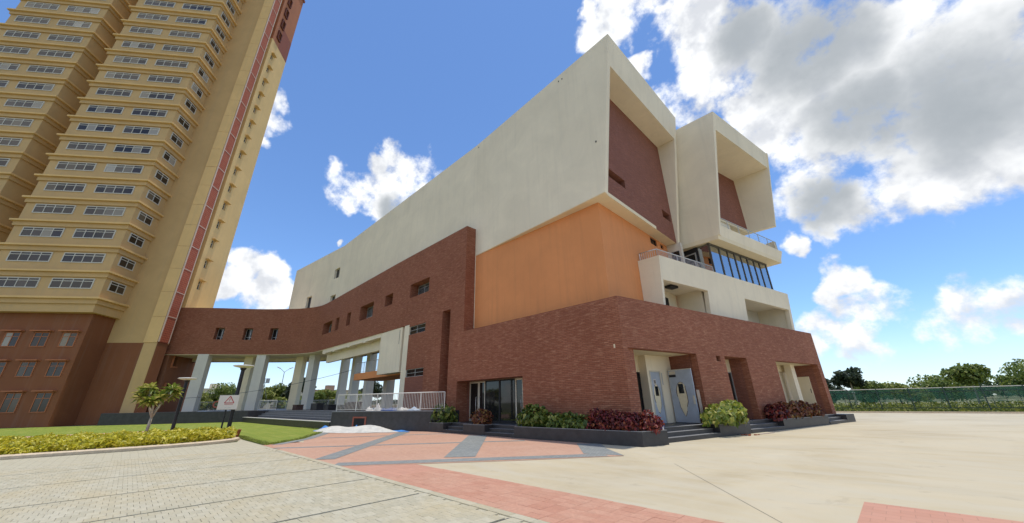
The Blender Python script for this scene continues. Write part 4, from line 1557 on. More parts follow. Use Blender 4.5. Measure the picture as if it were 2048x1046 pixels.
def steps(label, fn_poly, n, z_top):
    """fn_poly(k) -> polygon of the k-th step (0 = lowest and deepest)"""
    p = fn_poly(0)
    c = np.mean(p, axis=0)
    t = thing('entrance_steps', label, 'steps', (float(c[0]), float(c[1]), 0), 'entrance steps along the podium')
    for k in range(n):
        m = MB()
        z0 = z_top * k / n + (0.001 if k else 0)
        m.prism(fn_poly(k), z0, z_top * (k + 1) / n)
        m.build('step', GRANITE, t)
        m = MB()
        pp = fn_poly(k)
        m.prism([tuple(v) for v in edge_strip(pp)], z_top * (k + 1) / n + 0.0005, z_top * (k + 1) / n + 0.004)
        m.build('tread', GRANLIT, t)  # pale sheet paints the sunlit look of the dark tread
    return t

def edge_strip(p):
    # first edge of the polygon is the front edge: a tread sheet behind it
    a, b, c, d = [Vector(v) for v in p]
    n1 = (d - a).normalized() * 0.29
    n2 = (c - b).normalized() * 0.29
    return [a, b, b + n2, a + n1]

YF = 13.62
planter('granite planter with green bush beside the railing plinth', [(-21.75, 13.60), (-19.67, 13.62), (-19.67, 14.95), (-20.0, 14.95), (-20.3, 13.95)])
steps('dark stone steps left of the small red bush planter', lambda k: [(-19.66, YF + 0.3 * k), (-17.73, YF + 0.3 * k), (-17.73, 16.05 - 0.01 * k), (-19.66, 16.05 - 0.01 * k)], 3, 0.5)
planter('short granite planter with one red bush in front of the glass doors', [(-17.72, YF), (-15.88, YF), (-15.88, 14.7), (-17.72, 14.7)])
steps('dark stone steps right of the small red bush planter', lambda k: [(-15.87, YF + 0.3 * k), (-13.56, YF + 0.3 * k), (-13.56, 16.05 - 0.01 * k), (-15.87, 16.05 - 0.01 * k)], 3, 0.5)
planter('long granite planter with green and red bushes wrapping the podium corner', [(-13.55, 13.50), (-7.07, 13.73), ef(1.32, 0.35, 0)[:2], ef(0.012, 0.33, 0)[:2], (-8.03, 14.955), (-13.55, 14.955)])
MB().box(-20.3, -13.9, 14.7, 16.09, 0.0, 0.497).build('landing', GRANITE, bld)

def est(s0, s1):
    return lambda k: [ef(0.94 - 0.3 * k, s0, 0)[:2], ef(0.94 - 0.3 * k, s1, 0)[:2], ef(-0.36 - 0.002 * k, s1, 0)[:2], ef(-0.36 - 0.002 * k, s0, 0)[:2]]
steps('dark stone steps up to the film wrapped blue doors', est(0.36, 4.68), 3, 0.5)
planter('granite planter with the big bright green bush', [ef(0.93, 4.69, 0)[:2], ef(0.93, 7.41, 0)[:2], ef(0.012, 7.41, 0)[:2], ef(0.012, 4.69, 0)[:2]])
steps('dark stone steps at the narrow middle recess of the east front', est(7.42, 11.0), 3, 0.5)
planter('long granite planter with copper red bushes on the east front', [ef(0.92, 11.01, 0)[:2], ef(0.92, 17.14, 0)[:2], ef(0.012, 17.14, 0)[:2], ef(0.012, 11.01, 0)[:2]])
steps('dark stone steps at the far end of the east front', est(17.15, 20.1), 3, 0.5)
MB(ef).box(0.012, 0.94, 20.11, 21.56, 0, 0.5).build('end_block', GRANITE, bld)
q = MB(ef)
q.box(-3.3, -0.37, 0.05, 5.5, 0.0, 0.497)
q.box(-1.2, -0.37, 8.0, 10.6, 0.0, 0.497)
q.box(-2.0, -0.37, 14.2, 20.9, 0.0, 0.497)
q.build('landing', GRANITE, bld)

# ------------------------------------------------------------------ foliage
def leaves_mesh(centres, normals, size, rng, aspect=0.45, fold=0.25, droop=0.3):
    n = len(centres)
    a = rng.normal(size=(n, 3))
    nn = normals / (np.linalg.norm(normals, axis=1, keepdims=True) + 1e-9)
    t = a - nn * np.sum(a * nn, 1, keepdims=True)
    t /= np.linalg.norm(t, axis=1, keepdims=True) + 1e-9
    b = np.cross(nn, t)
    s = size * rng.uniform(0.6, 1.3, (n, 1))
    base = centres - t * s * 0.5
    tip = centres + t * s * 0.5 - np.array([0, 0, 1]) * s * droop
    l = centres + b * s * aspect + nn * s * fold * 0.5
    r = centres - b * s * aspect + nn * s * fold * 0.5
    V = np.stack([base, r, tip, l], 1).reshape(-1, 3)
    return V

def add_leaf_object(name, V, mat, parent):
    n = len(V) // 4
    if parent is not None:
        m = np.array(world_of(parent).inverted())
        V = V @ m[:3, :3].T + m[:3, 3]
    me = bpy.data.meshes.new(name)
    me.vertices.add(len(V))
    me.vertices.foreach_set('co', V.astype(np.float32).ravel())
    idx = np.arange(n * 4, dtype=np.int32).reshape(-1, 4)
    tri = np.concatenate([idx[:, [0, 1, 2]], idx[:, [0, 2, 3]]], 1).reshape(-1)
    me.loops.add(len(tri))
    me.loops.foreach_set('vertex_index', tri.astype(np.int32))
    me.polygons.add(n * 2)
    me.polygons.foreach_set('loop_start', np.arange(0, n * 6, 3, dtype=np.int32))
    me.update(calc_edges=True)
    me.validate()
    o = bpy.data.objects.new(name, me)
    finish(o, me, mat, parent, uv=False)
    return o

def blob_points(n, c, rad, rng, lump=0.25, shell=0.45, clumps=9, zmin=None):
    d = rng.normal(size=(n, 3))
    d /= np.linalg.norm(d, axis=1, keepdims=True)
    k = rng.normal(size=(clumps, 3))
    k /= np.linalg.norm(k, axis=1, keepdims=True)
    bulge = 1 + lump * (np.max(d @ k.T, axis=1) - 0.75) * 2.4
    rr = (shell + (1 - shell) * rng.random(n) ** 0.5) * bulge
    P = d * rr[:, None] * np.array(rad)
    nn = d + rng.normal(size=(n, 3)) * 0.55 + np.array([0, 0, 0.35])
    P = P + np.array(c)
    if zmin is not None:
        keep = P[:, 2] > zmin
        P, nn = P[keep], nn[keep]
    return P, nn

def bush(label, x, y, z, rx, ry, h, n, size, mat, group, seed, aspect=0.4, name='bush', droop=0.3, spiky=False):
    rng = np.random.default_rng(seed)
    t = thing(name, label, 'bush', (x, y, z), group)
    P, N = blob_points(n, (x, y, z + h * 0.40), (rx, ry, h * 0.58), rng, 0.75, 0.3, 16, z - 0.02)
    if spiky:
        up = rng.random(len(P)) < 0.12
        P[up] += np.array([0, 0, 1]) * rng.uniform(0, 0.12, (up.sum(), 1))
    add_leaf_object('foliage', leaves_mesh(P, N, size, rng, aspect, 0.3, droop), mat, t)
    m = MB()
    for k in range(5):
        a = rng.uniform(0, 6.28)
        m.tube([(x, y, z - 0.05), (x + 0.4 * rx * math.cos(a), y + 0.4 * ry * math.sin(a), z + h * 0.6)], [0.015, 0.006], 5)
    m.build('stem', BARK, t)
    return t

GB = 'green bushes in the planters'
RB = 'red bushes in the planters'
bush('green bush in the left planter beside the railing', -20.55, 14.2, 0.5, 0.85, 0.5, 0.95, 900, 0.2, LEAF_G, GB, 1, spiky=True)
bush('small red bush alone in the short planter before the glass doors', -16.75, 14.1, 0.5, 0.62, 0.4, 0.68, 1100, 0.13, LEAF_RB, RB, 2)
bush('tallest green bush right of the glass doors', -12.75, 14.15, 0.5, 0.78, 0.5, 0.86, 1100, 0.2, LEAF_G, GB, 3, spiky=True)
bush('low green bush second from the glass doors', -11.55, 14.15, 0.5, 0.45, 0.42, 0.56, 400, 0.19, LEAF_G, GB, 4, spiky=True)
bush('low green bush third from the glass doors', -10.75, 14.2, 0.5, 0.42, 0.42, 0.58, 400, 0.19, LEAF_G, GB, 5, spiky=True)
bush('low green bush next to the red bushes of the corner planter', -9.95, 14.2, 0.5, 0.42, 0.42, 0.56, 400, 0.19, LEAF_G, GB, 6, spiky=True)
for k, (x, y, h, lab) in enumerate([(-9.25, 14.25, 0.76, 'deep red bush next to the last green bush of the corner planter'), (-8.75, 14.2, 0.70, 'second deep red bush counted from the green bushes'), (-8.25, 14.25, 0.74, 'third deep red bush counted from the green bushes'), (-7.75, 14.2, 0.62, 'fourth deep red bush counted from the green bushes'), (-7.2, 14.55, 0.70, 'red bush at the outer corner beside the blue bin')]):
    bush(lab, x, y, 0.5, 0.42, 0.42, h * 0.92, 900, 0.125, LEAF_R, RB, 20 + k)
for k, (s_, o_, r_, h, lab) in enumerate([(6.1, 0.50, 1.28, 1.12, 'big bright green bush between the two east stair flights')]):
    x, y, _ = ef(o_, s_, 0)
    bush(lab, x, y, 0.5, 0.62, 1.62, 0.92, 2200, 0.25, LEAF_Y, GB, 31, 0.36, droop=0.35)
for k, (s_, h, mt, lab) in enumerate([(11.5, 0.72, LEAF_R, 'dark red bush at the near end of the long east planter'), (12.5, 0.78, LEAF_RB, 'second bush of the long east planter, copper red'), (13.5, 0.78, LEAF_RB, 'third bush of the long east planter, copper red'), (14.5, 0.82, LEAF_RB, 'fourth bush of the long east planter, copper red'), (15.5, 0.72, LEAF_RB, 'fifth bush of the long east planter, copper and green'), (16.4, 0.66, LEAF_RB, 'last bush at the far end of the long east planter')]):
    x, y, _ = ef(0.45, s_, 0)
    bush(lab, x, y, 0.5, 0.45, 0.62, h, 620, 0.18, mt, RB, 40 + k)

# golden hedge bed with kerb
kerb_pts = [(-24.6, -14.0), (-23.0, -4.0), (-22.75, 0.5), (-22.85, 1.6), (-23.05, 2.7), (-23.45, 3.5), (-24.0, 4.15), (-24.8, 4.5), (-25.6, 4.55)]
q = MB()
for a, b in zip(kerb_pts, kerb_pts[1:]):
    va_, vb_ = Vector(a), Vector(b)
    d = (vb_ - va_).normalized()
    n = Vector((-d.y, d.x)) * 0.30
    e_ = d * 0.02
    q.hexa([(*(va_ - e_), 0), (*(vb_ + e_), 0), (*(vb_ + n + e_), 0), (*(va_ + n - e_), 0), (*(va_ - e_), 0.10), (*(vb_ + e_), 0.10), (*(vb_ + n + e_), 0.14), (*(va_ + n - e_), 0.14)])
tag(q.build('bed_kerb', KERB), 'curved pale concrete kerb around the golden hedge bed', 'kerb')
bed_poly = [(-24.8, -14), (-23.3, -4), (-23.05, 0.5), (-23.15, 1.7), (-23.4, 2.75), (-23.8, 3.5), (-24.4, 4.1), (-25.4, 4.4), (-27.6, 4.6), (-29.5, 3.6), (-29.0, 1.0), (-30.0, -5), (-31, -14)]
struct(sheet('planting_bed', bed_poly, 0.05, SOIL))

def in_poly(P, poly):
    x, y = P[:, 0], P[:, 1]
    ins = np.zeros(len(P), bool)
    n = len(poly)
    for i in range(n):
        x0, y0 = poly[i]
        x1, y1 = poly[(i + 1) % n]
        c = ((y0 > y) != (y1 > y)) & (x < (x1 - x0) * (y - y0) / (y1 - y0 + 1e-12) + x0)
        ins ^= c
    return ins
rng = np.random.default_rng(77)
P = np.stack([rng.uniform(-31, -23, 52000), rng.uniform(-13, 4.7, 52000), np.zeros(52000)], 1)
P = P[in_poly(P, bed_poly)]
hh = 0.38 + 0.16 * np.sin(P[:, 0] * 3.1 + np.sin(P[:, 1] * 2.3) * 2) * np.cos(P[:, 1] * 2.7)
P[:, 2] = 0.06 + hh * rng.random(len(P)) ** 0.6
N = rng.normal(size=(len(P), 3)) * 0.7 + np.array([0.25, -0.1, 0.8])
bedo = add_leaf_object('golden_hedge', leaves_mesh(P, N, 0.17, rng, 0.28, 0.3, 0.25), LEAF_BED, None)
stuff(bedo, 'low golden yellow hedge plants filling the kerbed bed', 'hedge')

# lawn blades along the near edges, as one mass
rng = np.random.default_rng(5)
P = np.stack([rng.uniform(-34, -20, 160000), rng.uniform(-2, 10.4, 160000), np.full(160000, 0.015)], 1)
P = P[in_poly(P, lawn_poly)]
edge = np.full(len(P), 9.0)
for i in range(len(lawn_poly)):
    a_, b_ = np.array(lawn_poly[i]), np.array(lawn_poly[(i + 1) % len(lawn_poly)])
    t_ = np.clip(((P[:, :2] - a_) @ (b_ - a_)) / ((b_ - a_) @ (b_ - a_)), 0, 1)
    edge = np.minimum(edge, np.linalg.norm(P[:, :2] - (a_ + t_[:, None] * (b_ - a_)), axis=1))
P = P[edge < 0.35 * rng.random(len(P)) ** 2 + 0.04]
V = np.empty((len(P), 4, 3))
ang = rng.uniform(0, 6.28, len(P))
hx = np.stack([np.cos(ang), np.sin(ang), np.zeros(len(P))], 1) * 0.012
lean = rng.normal(size=(len(P), 3)) * 0.03
lean[:, 2] = rng.uniform(0.03, 0.085, len(P))
V[:, 0] = P - hx
V[:, 1] = P + hx
V[:, 2] = P + lean + hx * 0.3
V[:, 3] = P + lean - hx * 0.3
go = add_leaf_object('grass', V.reshape(-1, 3), GRASS, None)
stuff(go, 'short mown grass blades of the lawn', 'grass')

def tree(name, label, x, y, h, crown_r, crown_h, n, size, mat, group, seed, trunk_r=0.14, trunk_h=None, z0=0.0, bark=None, clumps=7):
    rng = np.random.default_rng(seed)
    t = thing(name, label, 'tree', (x, y, z0), group)
    trunk_h = trunk_h or h - crown_h * 0.75
    m = MB()
    bend = rng.normal(size=2) * 0.15
    m.tube([(x, y, z0 - 0.1), (x + bend[0] * 0.5, y + bend[1] * 0.5, z0 + trunk_h * 0.5), (x + bend[0], y + bend[1], z0 + trunk_h)], [trunk_r, trunk_r * 0.8, trunk_r * 0.6], 8)
    pts_, nrm_ = [], []
    for k in range(clumps):
        a = 6.28 * k / clumps + rng.uniform(-0.5, 0.5)
        rr = crown_r * rng.uniform(0.25, 0.7)
        cz = z0 + h - crown_h * rng.uniform(0.2, 0.85)
        c = (x + rr * math.cos(a), y + rr * math.sin(a), cz)
        m.tube([(x + bend[0], y + bend[1], z0 + trunk_h * 0.92), (x + rr * 0.5 * math.cos(a), y + rr * 0.5 * math.sin(a), (cz + z0 + trunk_h) / 2), c], [trunk_r * 0.45, trunk_r * 0.3, trunk_r * 0.12], 5)
        R1 = crown_r * rng.uniform(0.35, 0.55)
        p_, n_ = blob_points(n // clumps, c, (R1, R1, R1 * 0.75), rng, 0.4, 0.3, 8)
        pts_.append(p_)
        nrm_.append(n_)
    m.build('trunk', bark or BARK, t)
    add_leaf_object('crown', leaves_mesh(np.concatenate(pts_), np.concatenate(nrm_), size, rng, 0.42, 0.3, 0.3), mat, t)
    return t

# frangipani by the tower: pale forked stems with long leaf whorls
def frangipani(label, x, y, seed, hs):
    rng = np.random.default_rng(seed)
    t = thing('frangipani_tree', label, 'tree', (x, y, 0))
    m = MB()
    tips = []
    m.tube([(x, y, 0), (x + 0.05, y + 0.03, 0.5 * hs)], [0.09, 0.075], 8)
    for k in range(5):
        a = 6.28 * k / 5 + rng.uniform(-0.3, 0.3)
        b1 = Vector((x + 0.35 * math.cos(a), y + 0.35 * math.sin(a), hs * rng.uniform(0.85, 1.05)))
        m.tube([(x + 0.05, y + 0.03, 0.5 * hs), ((x + b1.x) / 2, (y + b1.y) / 2, 0.72 * hs), b1], [0.06, 0.05, 0.045], 7)
        for q_ in range(3):
            a2 = a + (q_ - 1) * 0.8 + rng.uniform(-0.3, 0.3)
            tl_ = rng.uniform(0.25, 0.65)
            tip = b1 + Vector((tl_ * math.cos(a2), tl_ * math.sin(a2), hs * rng.uniform(0.02, 0.42)))
            m.tube([b1, tip], [0.042, 0.034], 6)
            tips.append(tip)
    m.build('trunk', BARKP, t, smooth=True)
    V = []
    for tip in tips:
        for k in range(26):
            a = 2.4 * k + rng.uniform(-0.3, 0.3)
            el = 1.0 - 0.07 * k + rng.uniform(-0.15, 0.15)
            ln = rng.uniform(0.40, 0.62)
            d = Vector((math.cos(a) * math.cos(el), math.sin(a) * math.cos(el), math.sin(el)))
            s_ = Vector((-math.sin(a), math.cos(a), 0)) * ln * 0.16
            c = tip + d * ln * 0.55 + Vector((0, 0, 0.04))
            V += [tuple(tip), tuple(c - s_), tuple(tip + d * ln - Vector((0, 0, 0.08))), tuple(c + s_)]
    add_leaf_object('crown', np.array(V), LEAF_Y, t)
    return t
frangipani('frangipani with pale forked stems and leaf whorls beside the tower base', -34.8, 1.15, 3, 2.1)

# ------------------------------------------------------------------ tower
TA = math.atan2(0.61, -0.79)
F0 = Vector((-63.53, 1.97, 0))
TX = Vector((math.cos(TA), math.sin(TA), 0))
TY = Vector((-math.sin(TA), math.cos(TA), 0))
def tf(a, b, z):
    p = F0 + TX * a + TY * b
    return (p.x, p.y, z)
tw = thing('residential_tower', 'tall tan apartment tower with red lattice strip and stacked bay windows', 'tower', tuple(F0))
TT = 83.0
ST_H = 3.2
ZB = 9.1
T = lambda: MB(tf)
T().box(0.62, 5.2, 0.5, 26, ZB, TT - 18).build('tower_core', TAN, tw)
T().box(0.62, 5.2, 0.5, 26, 0.0, ZB).build('tower_base', BROWNP, tw)
T().box(0.62, 5.2, 0.5, 26, TT - 18, TT).build('tower_top_storeys', TERRA, tw)
# right face with window recess column
rf = lambda u, z, d: tf(u, 0.0 + d, z)
wins = []
z = 16.9
while z < 64.0:
    wins.append((0.95, 1.55, z, z + 1.25))
    z += 3.15
def face(zlo, zhi, mat, name, hs, D=0.5):
    hs = [h for h in hs if zlo < h[2] and h[3] < zhi]
    mb = MB()
    grid_wall(mb, [0.0, 5.2] + [v for h in hs for v in h[:2]], [zlo, zhi] + [v for h in hs for v in h[2:]], lambda u, z: not inrect(u, z, hs), lambda u, z, d: rf(5.2 - u, z, d) if False else rf(u, z, d), D)
    mb.build(name, mat, tw)
face(ZB, 65.0, TAN, 'right_face', wins)
face(0.0, ZB, BROWNP, 'right_face_base', [(0.9, 1.6, 6.6, 7.7), (0.9, 1.6, 3.2, 4.4)])
twins = [(1.0, 1.7, 66.6 + 3.2 * k, 67.9 + 3.2 * k) for k in range(5)]
face(65.0, TT, TERRA, 'right_face_top', twins)
T().box(2.0, 5.21, -0.012, 0.1, 65.0, 70.2).build('top_colour_panel', TERRAD, tw)
for (a, b, c, d) in wins:
    window(tw, rf, a, b, c, d, 0.25, 1, (0.62,), fw=0.07, frame=GREYW, glass=GLASSD)
    T().box(0.85, 1.95, -0.45, 0.0, d + 0.05, d + 0.17).build('window_canopy', TAN, tw)
for (a, b, c, d) in twins:
    window(tw, rf, a, b, c, d, 0.25, 1, (), fw=0.06, frame=TERRAD, glass=GLASSD)
    q = T()
    q.box(0.80, 0.99, -0.25, 0.0, c - 0.35, d + 0.35)
    q.box(1.71, 1.90, -0.25, 0.0, c - 0.35, d + 0.35)
    q.box(0.99, 1.71, -0.25, 0.0, c - 0.35, c - 0.15)
    q.box(0.99, 1.71, -0.25, 0.0, d + 0.15, d + 0.35)
    q.build('window_surround', SURR, tw)
for (a, b, c, d) in [(0.9, 1.6, 6.6, 7.7), (0.9, 1.6, 3.2, 4.4)]:
    q = MB()
    bar(q, rf, a, b, c, d, 0.3, 0.36)
    q.build('base_opening', BLACK, tw)
    q = T()
    q.box(a - 0.18, a, -0.12, 0.0, c - 0.18, d + 0.18)
    q.box(a, b + 0.18, -0.12, 0.0, c - 0.18, c)
    q.build('opening_surround', TERRA, tw)
T().box(-0.02, 5.4, -0.2, 26, TT, TT + 0.5).build('roof_parapet', TERRAD, tw)
# groove behind the lattice strip, pilaster band
T().box(-0.72, 0.0, 0.45, 0.9, ZB, TT).build('groove_wall', TAND, tw)
T().box(-2.4, -0.70, 0.10, 1.0, ZB, TT).build('lattice_backing', TERRAD, tw)
def lattice_mat():
    m, t, b = new_mat('red_lattice')
    u = uvn(t)
    rot = t.nodes.new('ShaderNodeMapping')
    rot.inputs['Rotation'].default_value = (0, 0, R(45))
    rot.inputs['Scale'].default_value = (5.5, 5.5, 1)
    t.links.new(u, rot.inputs[0])
    ch = t.nodes.new('ShaderNodeTexChecker')
    ch.inputs['Scale'].default_value = 1.0
    ch.inputs['Color1'].default_value = (0.52, 0.13, 0.06, 1)
    ch.inputs['Color2'].default_value = (0.34, 0.07, 0.035, 1)
    t.links.new(rot.outputs[0], ch.inputs['Vector'])
    p = pos(t)
    c = mixc(t, ramp(t, noise(t, p, 2.0, 5), [(0.4, (0, 0, 0)), (0.75, (0.3, 0.3, 0.3))]), ch.outputs['Color'], (0.5, 0.2, 0.11))
    t.links.new(c, b.inputs['Base Color'])
    b.inputs['Roughness'].default_value = 0.85
    bump(t, b, ch.outputs['Fac'], 0.8, 0.05)
    return m
LAT = lattice_mat()
z = ZB + 0.1
while z < TT - 0.5:
    z1 = min(z + 3.1, TT - 0.2)
    T().box(-2.25, -0.85, 0.0, 0.098, z, z1).build('lattice_panel', LAT, tw)
    q = T()
    q.box(-2.36, -2.255, -0.03, 0.097, z, z1)
    q.box(-0.845, -0.72, -0.03, 0.097, z, z1)
    q.box(-2.36, -0.72, -0.03, 0.097, z1 + 0.005, z1 + 0.095)
    q.build('lattice_frame', plain('lattice_frame_paint', (0.70, 0.52, 0.40), 0.8) if 'lattice_frame_paint' not in MATS else MATS['lattice_frame_paint'], tw)
    z += 3.2
# light band left of the lattice, one piece per storey
z = ZB
k = 0
while z < TT - 0.2:
    z1 = min(z + 3.17, TT)
    j = random.uniform(-0.01, 0.01)
    T().box(-2.42 + j, -1.0, 0.101, 1.62, z, z1).build('band_panel', TAN, tw)
    z += 3.2
T().box(-2.35, -1.0, 0.11, 1.55, 0, TT).build('band_core', TAND, tw)
T().box(-2.3, -0.7, 0.05, 1.6, 0, ZB).build('band_base', BROWNP, tw)
# olive wall between band and bays, bays with ledges
T().box(-1.95, 0.7, 1.5, 26, ZB, TT).build('front_wall', TAND, tw)
T().box(-1.95, 0.7, 1.5, 26, 0, ZB).build('front_base', BROWNP, tw)
BAY0, BAY1 = 5.4, 17.6
T().box(-5.6, -1.9, BAY0, BAY1, 12.0, TT - 2).build('bay_body', TAND, tw)
T().box(-4.8, -1.9, BAY0 + 0.5, BAY1 - 0.4, 0, 12.0).build('bay_base', BROWNP, tw)
cf = lambda u, z, d: tf(-5.6 + d, u, z)          # bay front: u runs left
sf = lambda u, z, d: tf(u, BAY0 + d, z)          # bay right cheek
z = 58.3 - 3.2 * 14
n_st = 0
win_src = None
while z < TT - 4:
    # ledge
    q = T()
    q.hexa([(-6.05, BAY0 - 0.45, z), (-1.95, BAY0 - 0.45, z), (-1.95, BAY1 + 0.4, z), (-6.05, BAY1 + 0.4, z),
            (-6.05, BAY0 - 0.45, z + 0.22), (-1.95, BAY0 - 0.45, z + 0.22), (-1.95, BAY1 + 0.4, z + 0.22), (-6.05, BAY1 + 0.4, z + 0.22)])
    q.build('bay_ledge', TAN, tw)
    q = T()
    q.box(-5.78, -1.94, BAY0 - 0.18, BAY1 + 0.15, z - 0.55, z - 0.002)
    q.build('bay_spandrel', TAND, tw)
    wz0, wz1 = z + 1.25, z + 2.5
    for b0 in (6.5, 12.1):
        window(tw, cf, b0, b0 + 4.4, wz0, wz1, -0.04, 4, (0.72,), fw=0.10, frame=GREYW, glass=GLASST)
    window(tw, sf, -5.0, -2.9, wz0, wz1, -0.04, 2, (0.72,), fw=0.10, frame=GREYW, glass=GLASST)
    z += 3.2
    n_st += 1
bb = lambda u, z, d: tf(-4.8 + d, u, z)
for z0_, z1_ in ((1.4, 3.4), (5.0, 6.6), (8.2, 9.8)):
    for b0 in (6.6, 9.4, 12.2, 15.0):
        window(tw, bb, b0, b0 + 1.5, z0_, z1_, -0.03, 2, (0.7,), fw=0.08, frame=TERRA, glass=GLASST)
        T().box(-5.25, -4.8, b0 - 0.25, b0 + 1.75, z1_ + 0.08, z1_ + 0.2).build('window_canopy', TERRA, tw)
# second bay further left
T().box(-5.6, -1.9, 21.0, 33.0, 12.0, TT - 2).build('bay_body', TAND, tw)
T().box(-1.95, 0.7, 26, 34, 0, TT).build('front_wall', TAND, tw)
cf2 = cf
z = 58.3 - 3.2 * 14
while z < TT - 4:
    T().box(-6.05, -1.95, 20.55, 33.4, z, z + 0.22).build('bay_ledge', TAN, tw)
    T().box(-5.78, -1.94, 20.82, 33.15, z - 0.55, z - 0.002).build('bay_spandrel', TAND, tw)
    window(tw, cf, 22.0, 26.4, z + 1.25, z + 2.5, -0.04, 4, (0.72,), fw=0.10, frame=GREYW, glass=GLASST)
    window(tw, cf, 27.6, 32.0, z + 1.25, z + 2.5, -0.04, 4, (0.72,), fw=0.10, frame=GREYW, glass=GLASST)
    z += 3.2

# ------------------------------------------------------------------ street furniture near the lawn
def lamp_post(label, x, y, h):
    t = thing('garden_lamp', label, 'lamp post', (x, y, 0), 'garden lamps by the lawn')
    m = MB()
    m.tube([(x, y, 0.0), (x, y, h - 0.15)], [0.11, 0.10], 12)
    m.build('pole', DARKM, t, smooth=False)
    m = MB()
    m.lathe([(0.16, 0.0), (0.16, 0.04), (0.12, 0.06), (0.12, 0.10)], (x, y, 0), 14)
    m.build('base_plate', DARKM, t)
    m = MB()
    m.lathe([(0.10, 0.0), (0.16, 0.08), (0.17, 0.16)], (x, y, h - 0.30), 16)
    m.build('neck', DARKM, t)
    m = MB()
    m.lathe([(0.12, 0.0), (0.50, 0.09), (0.56, 0.13), (0.50, 0.17), (0.1, 0.20)], (x, y, h - 0.16), 24)
    m.build('lamp_shade', PAINTW, t, smooth=True)
    return t
lamp_post('black garden lamp with white disc head behind the warning sign', -28.1, 4.42, 4.0)
lamp_post('black garden lamp with white disc head beside the frangipani', -36.26, 2.5, 3.64)

sg = thing('warning_sign', 'white board with red warning triangle on dark posts at lawn edge', 'sign', (-27.92, 4.12, 0))
sd = Vector((0.66, 0.75, 0)).normalized()      # board faces the yard
sr = Vector((sd.x, sd.y, 0))
sc = Vector((-27.82, 4.10, 0))
nrm_s = Vector((sr.y, -sr.x, 0))
def sgf(u, z, d):
    p = sc + sr * u - nrm_s * d
    return (p.x, p.y, z)
q = MB()
bar(q, sgf, -0.62, 0.50, 1.48, 2.27, 0.0, 0.03)
q.build('board', SIGNW, sg)
q = MB()
q.tube([sgf(-0.12, 0, 0.06), sgf(-0.12, 1.6, 0.06)], 0.045, 8)
q.build('post', DARKM, sg)
def line_strip(mb, fn, a, b, w, d):
    a = Vector(a)
    b = Vector(b)
    t_ = (b - a).normalized()
    n = Vector((-t_.y, t_.x)) * w / 2
    mb.hexa([fn(*(a - n), d), fn(*(b - n), d), fn(*(b - n), d + 0.003), fn(*(a - n), d + 0.003), fn(*(a + n), d), fn(*(b + n), d), fn(*(b + n), d + 0.003), fn(*(a + n), d + 0.003)])
q = MB()
tri = [(-0.27, 1.84), (0.27, 1.84), (0.0, 2.21)]
for a, b in zip(tri, tri[1:] + tri[:1]):
    line_strip(q, sgf, a, b, 0.045, -0.006)
q.build('warning_triangle', REDP, sg)
q = MB()
line_strip(q, sgf, (-0.02, 1.90), (0.0, 2.02), 0.02, -0.006)
line_strip(q, sgf, (0.0, 2.02), (0.05, 2.05), 0.02, -0.006)
line_strip(q, sgf, (-0.05, 2.03), (0.0, 1.99), 0.02, -0.006)
line_strip(q, sgf, (0.02, 2.09), (0.03, 2.07), 0.035, -0.006)
q.build('pictogram', REDP, sg)
q = MB()
xx = -0.24
rr = random.Random(2)
while xx < 0.22:
    w_ = rr.uniform(0.02, 0.045)
    line_strip(q, sgf, (xx, 1.765), (xx + w_, 1.765), 0.035, -0.006)
    xx += w_ + 0.014
q.build('red_text_line', REDP, sg)
q = MB()
for k in range(8):
    line_strip(q, sgf, (-0.18 + k * 0.045, 1.57 + 0.012 * math.sin(k * 2.1)), (-0.145 + k * 0.045, 1.585 + 0.02 * math.sin(k * 1.3 + 1)), 0.018, -0.006)
q.build('grey_mark', ALU, sg)

pot = MB()
pot.lathe([(0.30, 0.0), (0.36, 0.12), (0.40, 0.36), (0.42, 0.42), (0.36, 0.42), (0.34, 0.36)], (-26.0, 4.28, 0.04), 18)
tag(pot.build('clay_stone', RUST), 'rust red clay stump at the tip of the golden hedge', 'stump')

# sand heap on a blue tarp in front of the plinth
rng = np.random.default_rng(8)
def heap(name, cx, cy, rx, ry, h, ang, seed):
    rng = np.random.default_rng(seed)
    m = MB()
    n1, n2 = 36, 10
    ph = rng.uniform(0, 6.28, 5)
    rows = []
    for j in range(n2 + 1):
        f_ = j / n2
        row = []
        for i in range(n1):
            a = 2 * math.pi * i / n1
            rr_ = f_ * (1 + 0.10 * math.sin(3 * a + ph[0]) + 0.06 * math.sin(7 * a + ph[1]))
            x, y = rx * rr_ * math.cos(a), ry * rr_ * math.sin(a)
            zz = h * (1 - f_ ** 1.3) * (0.8 + 0.55 * math.sin(2.2 * x / rx * 2 + ph[2]) * 0.6) + 0.02 * rng.random()
            row.append((cx + x * math.cos(ang) - y * math.sin(ang), cy + x * math.sin(ang) + y * math.cos(ang), max(0.0, zz) + 0.015))
        rows.append(row)
    ids = [[m.pt(p) for p in r_] for r_ in rows]
    for j in range(n2):
        for i in range(n1):
            k = (i + 1) % n1
            m.f.append([ids[j][i], ids[j + 1][i], ids[j + 1][k], ids[j][k]])
    return m
hp = heap('sand_heap', -25.55, 10.6, 3.3, 1.15, 0.55, math.atan2(3.7, 8.9), 3).build('sand_heap', plain('pale_sand', (0.60, 0.58, 0.52), 0.95, 0, 0.15, 3, 0.6, 12), None)
tag(hp, 'low heap of pale sand on blue tarp before the dark plinth', 'sand heap')
tp = thing('blue_tarp', 'crumpled light blue tarp under the sand heap', 'tarp', (-27.9, 10.1, 0))
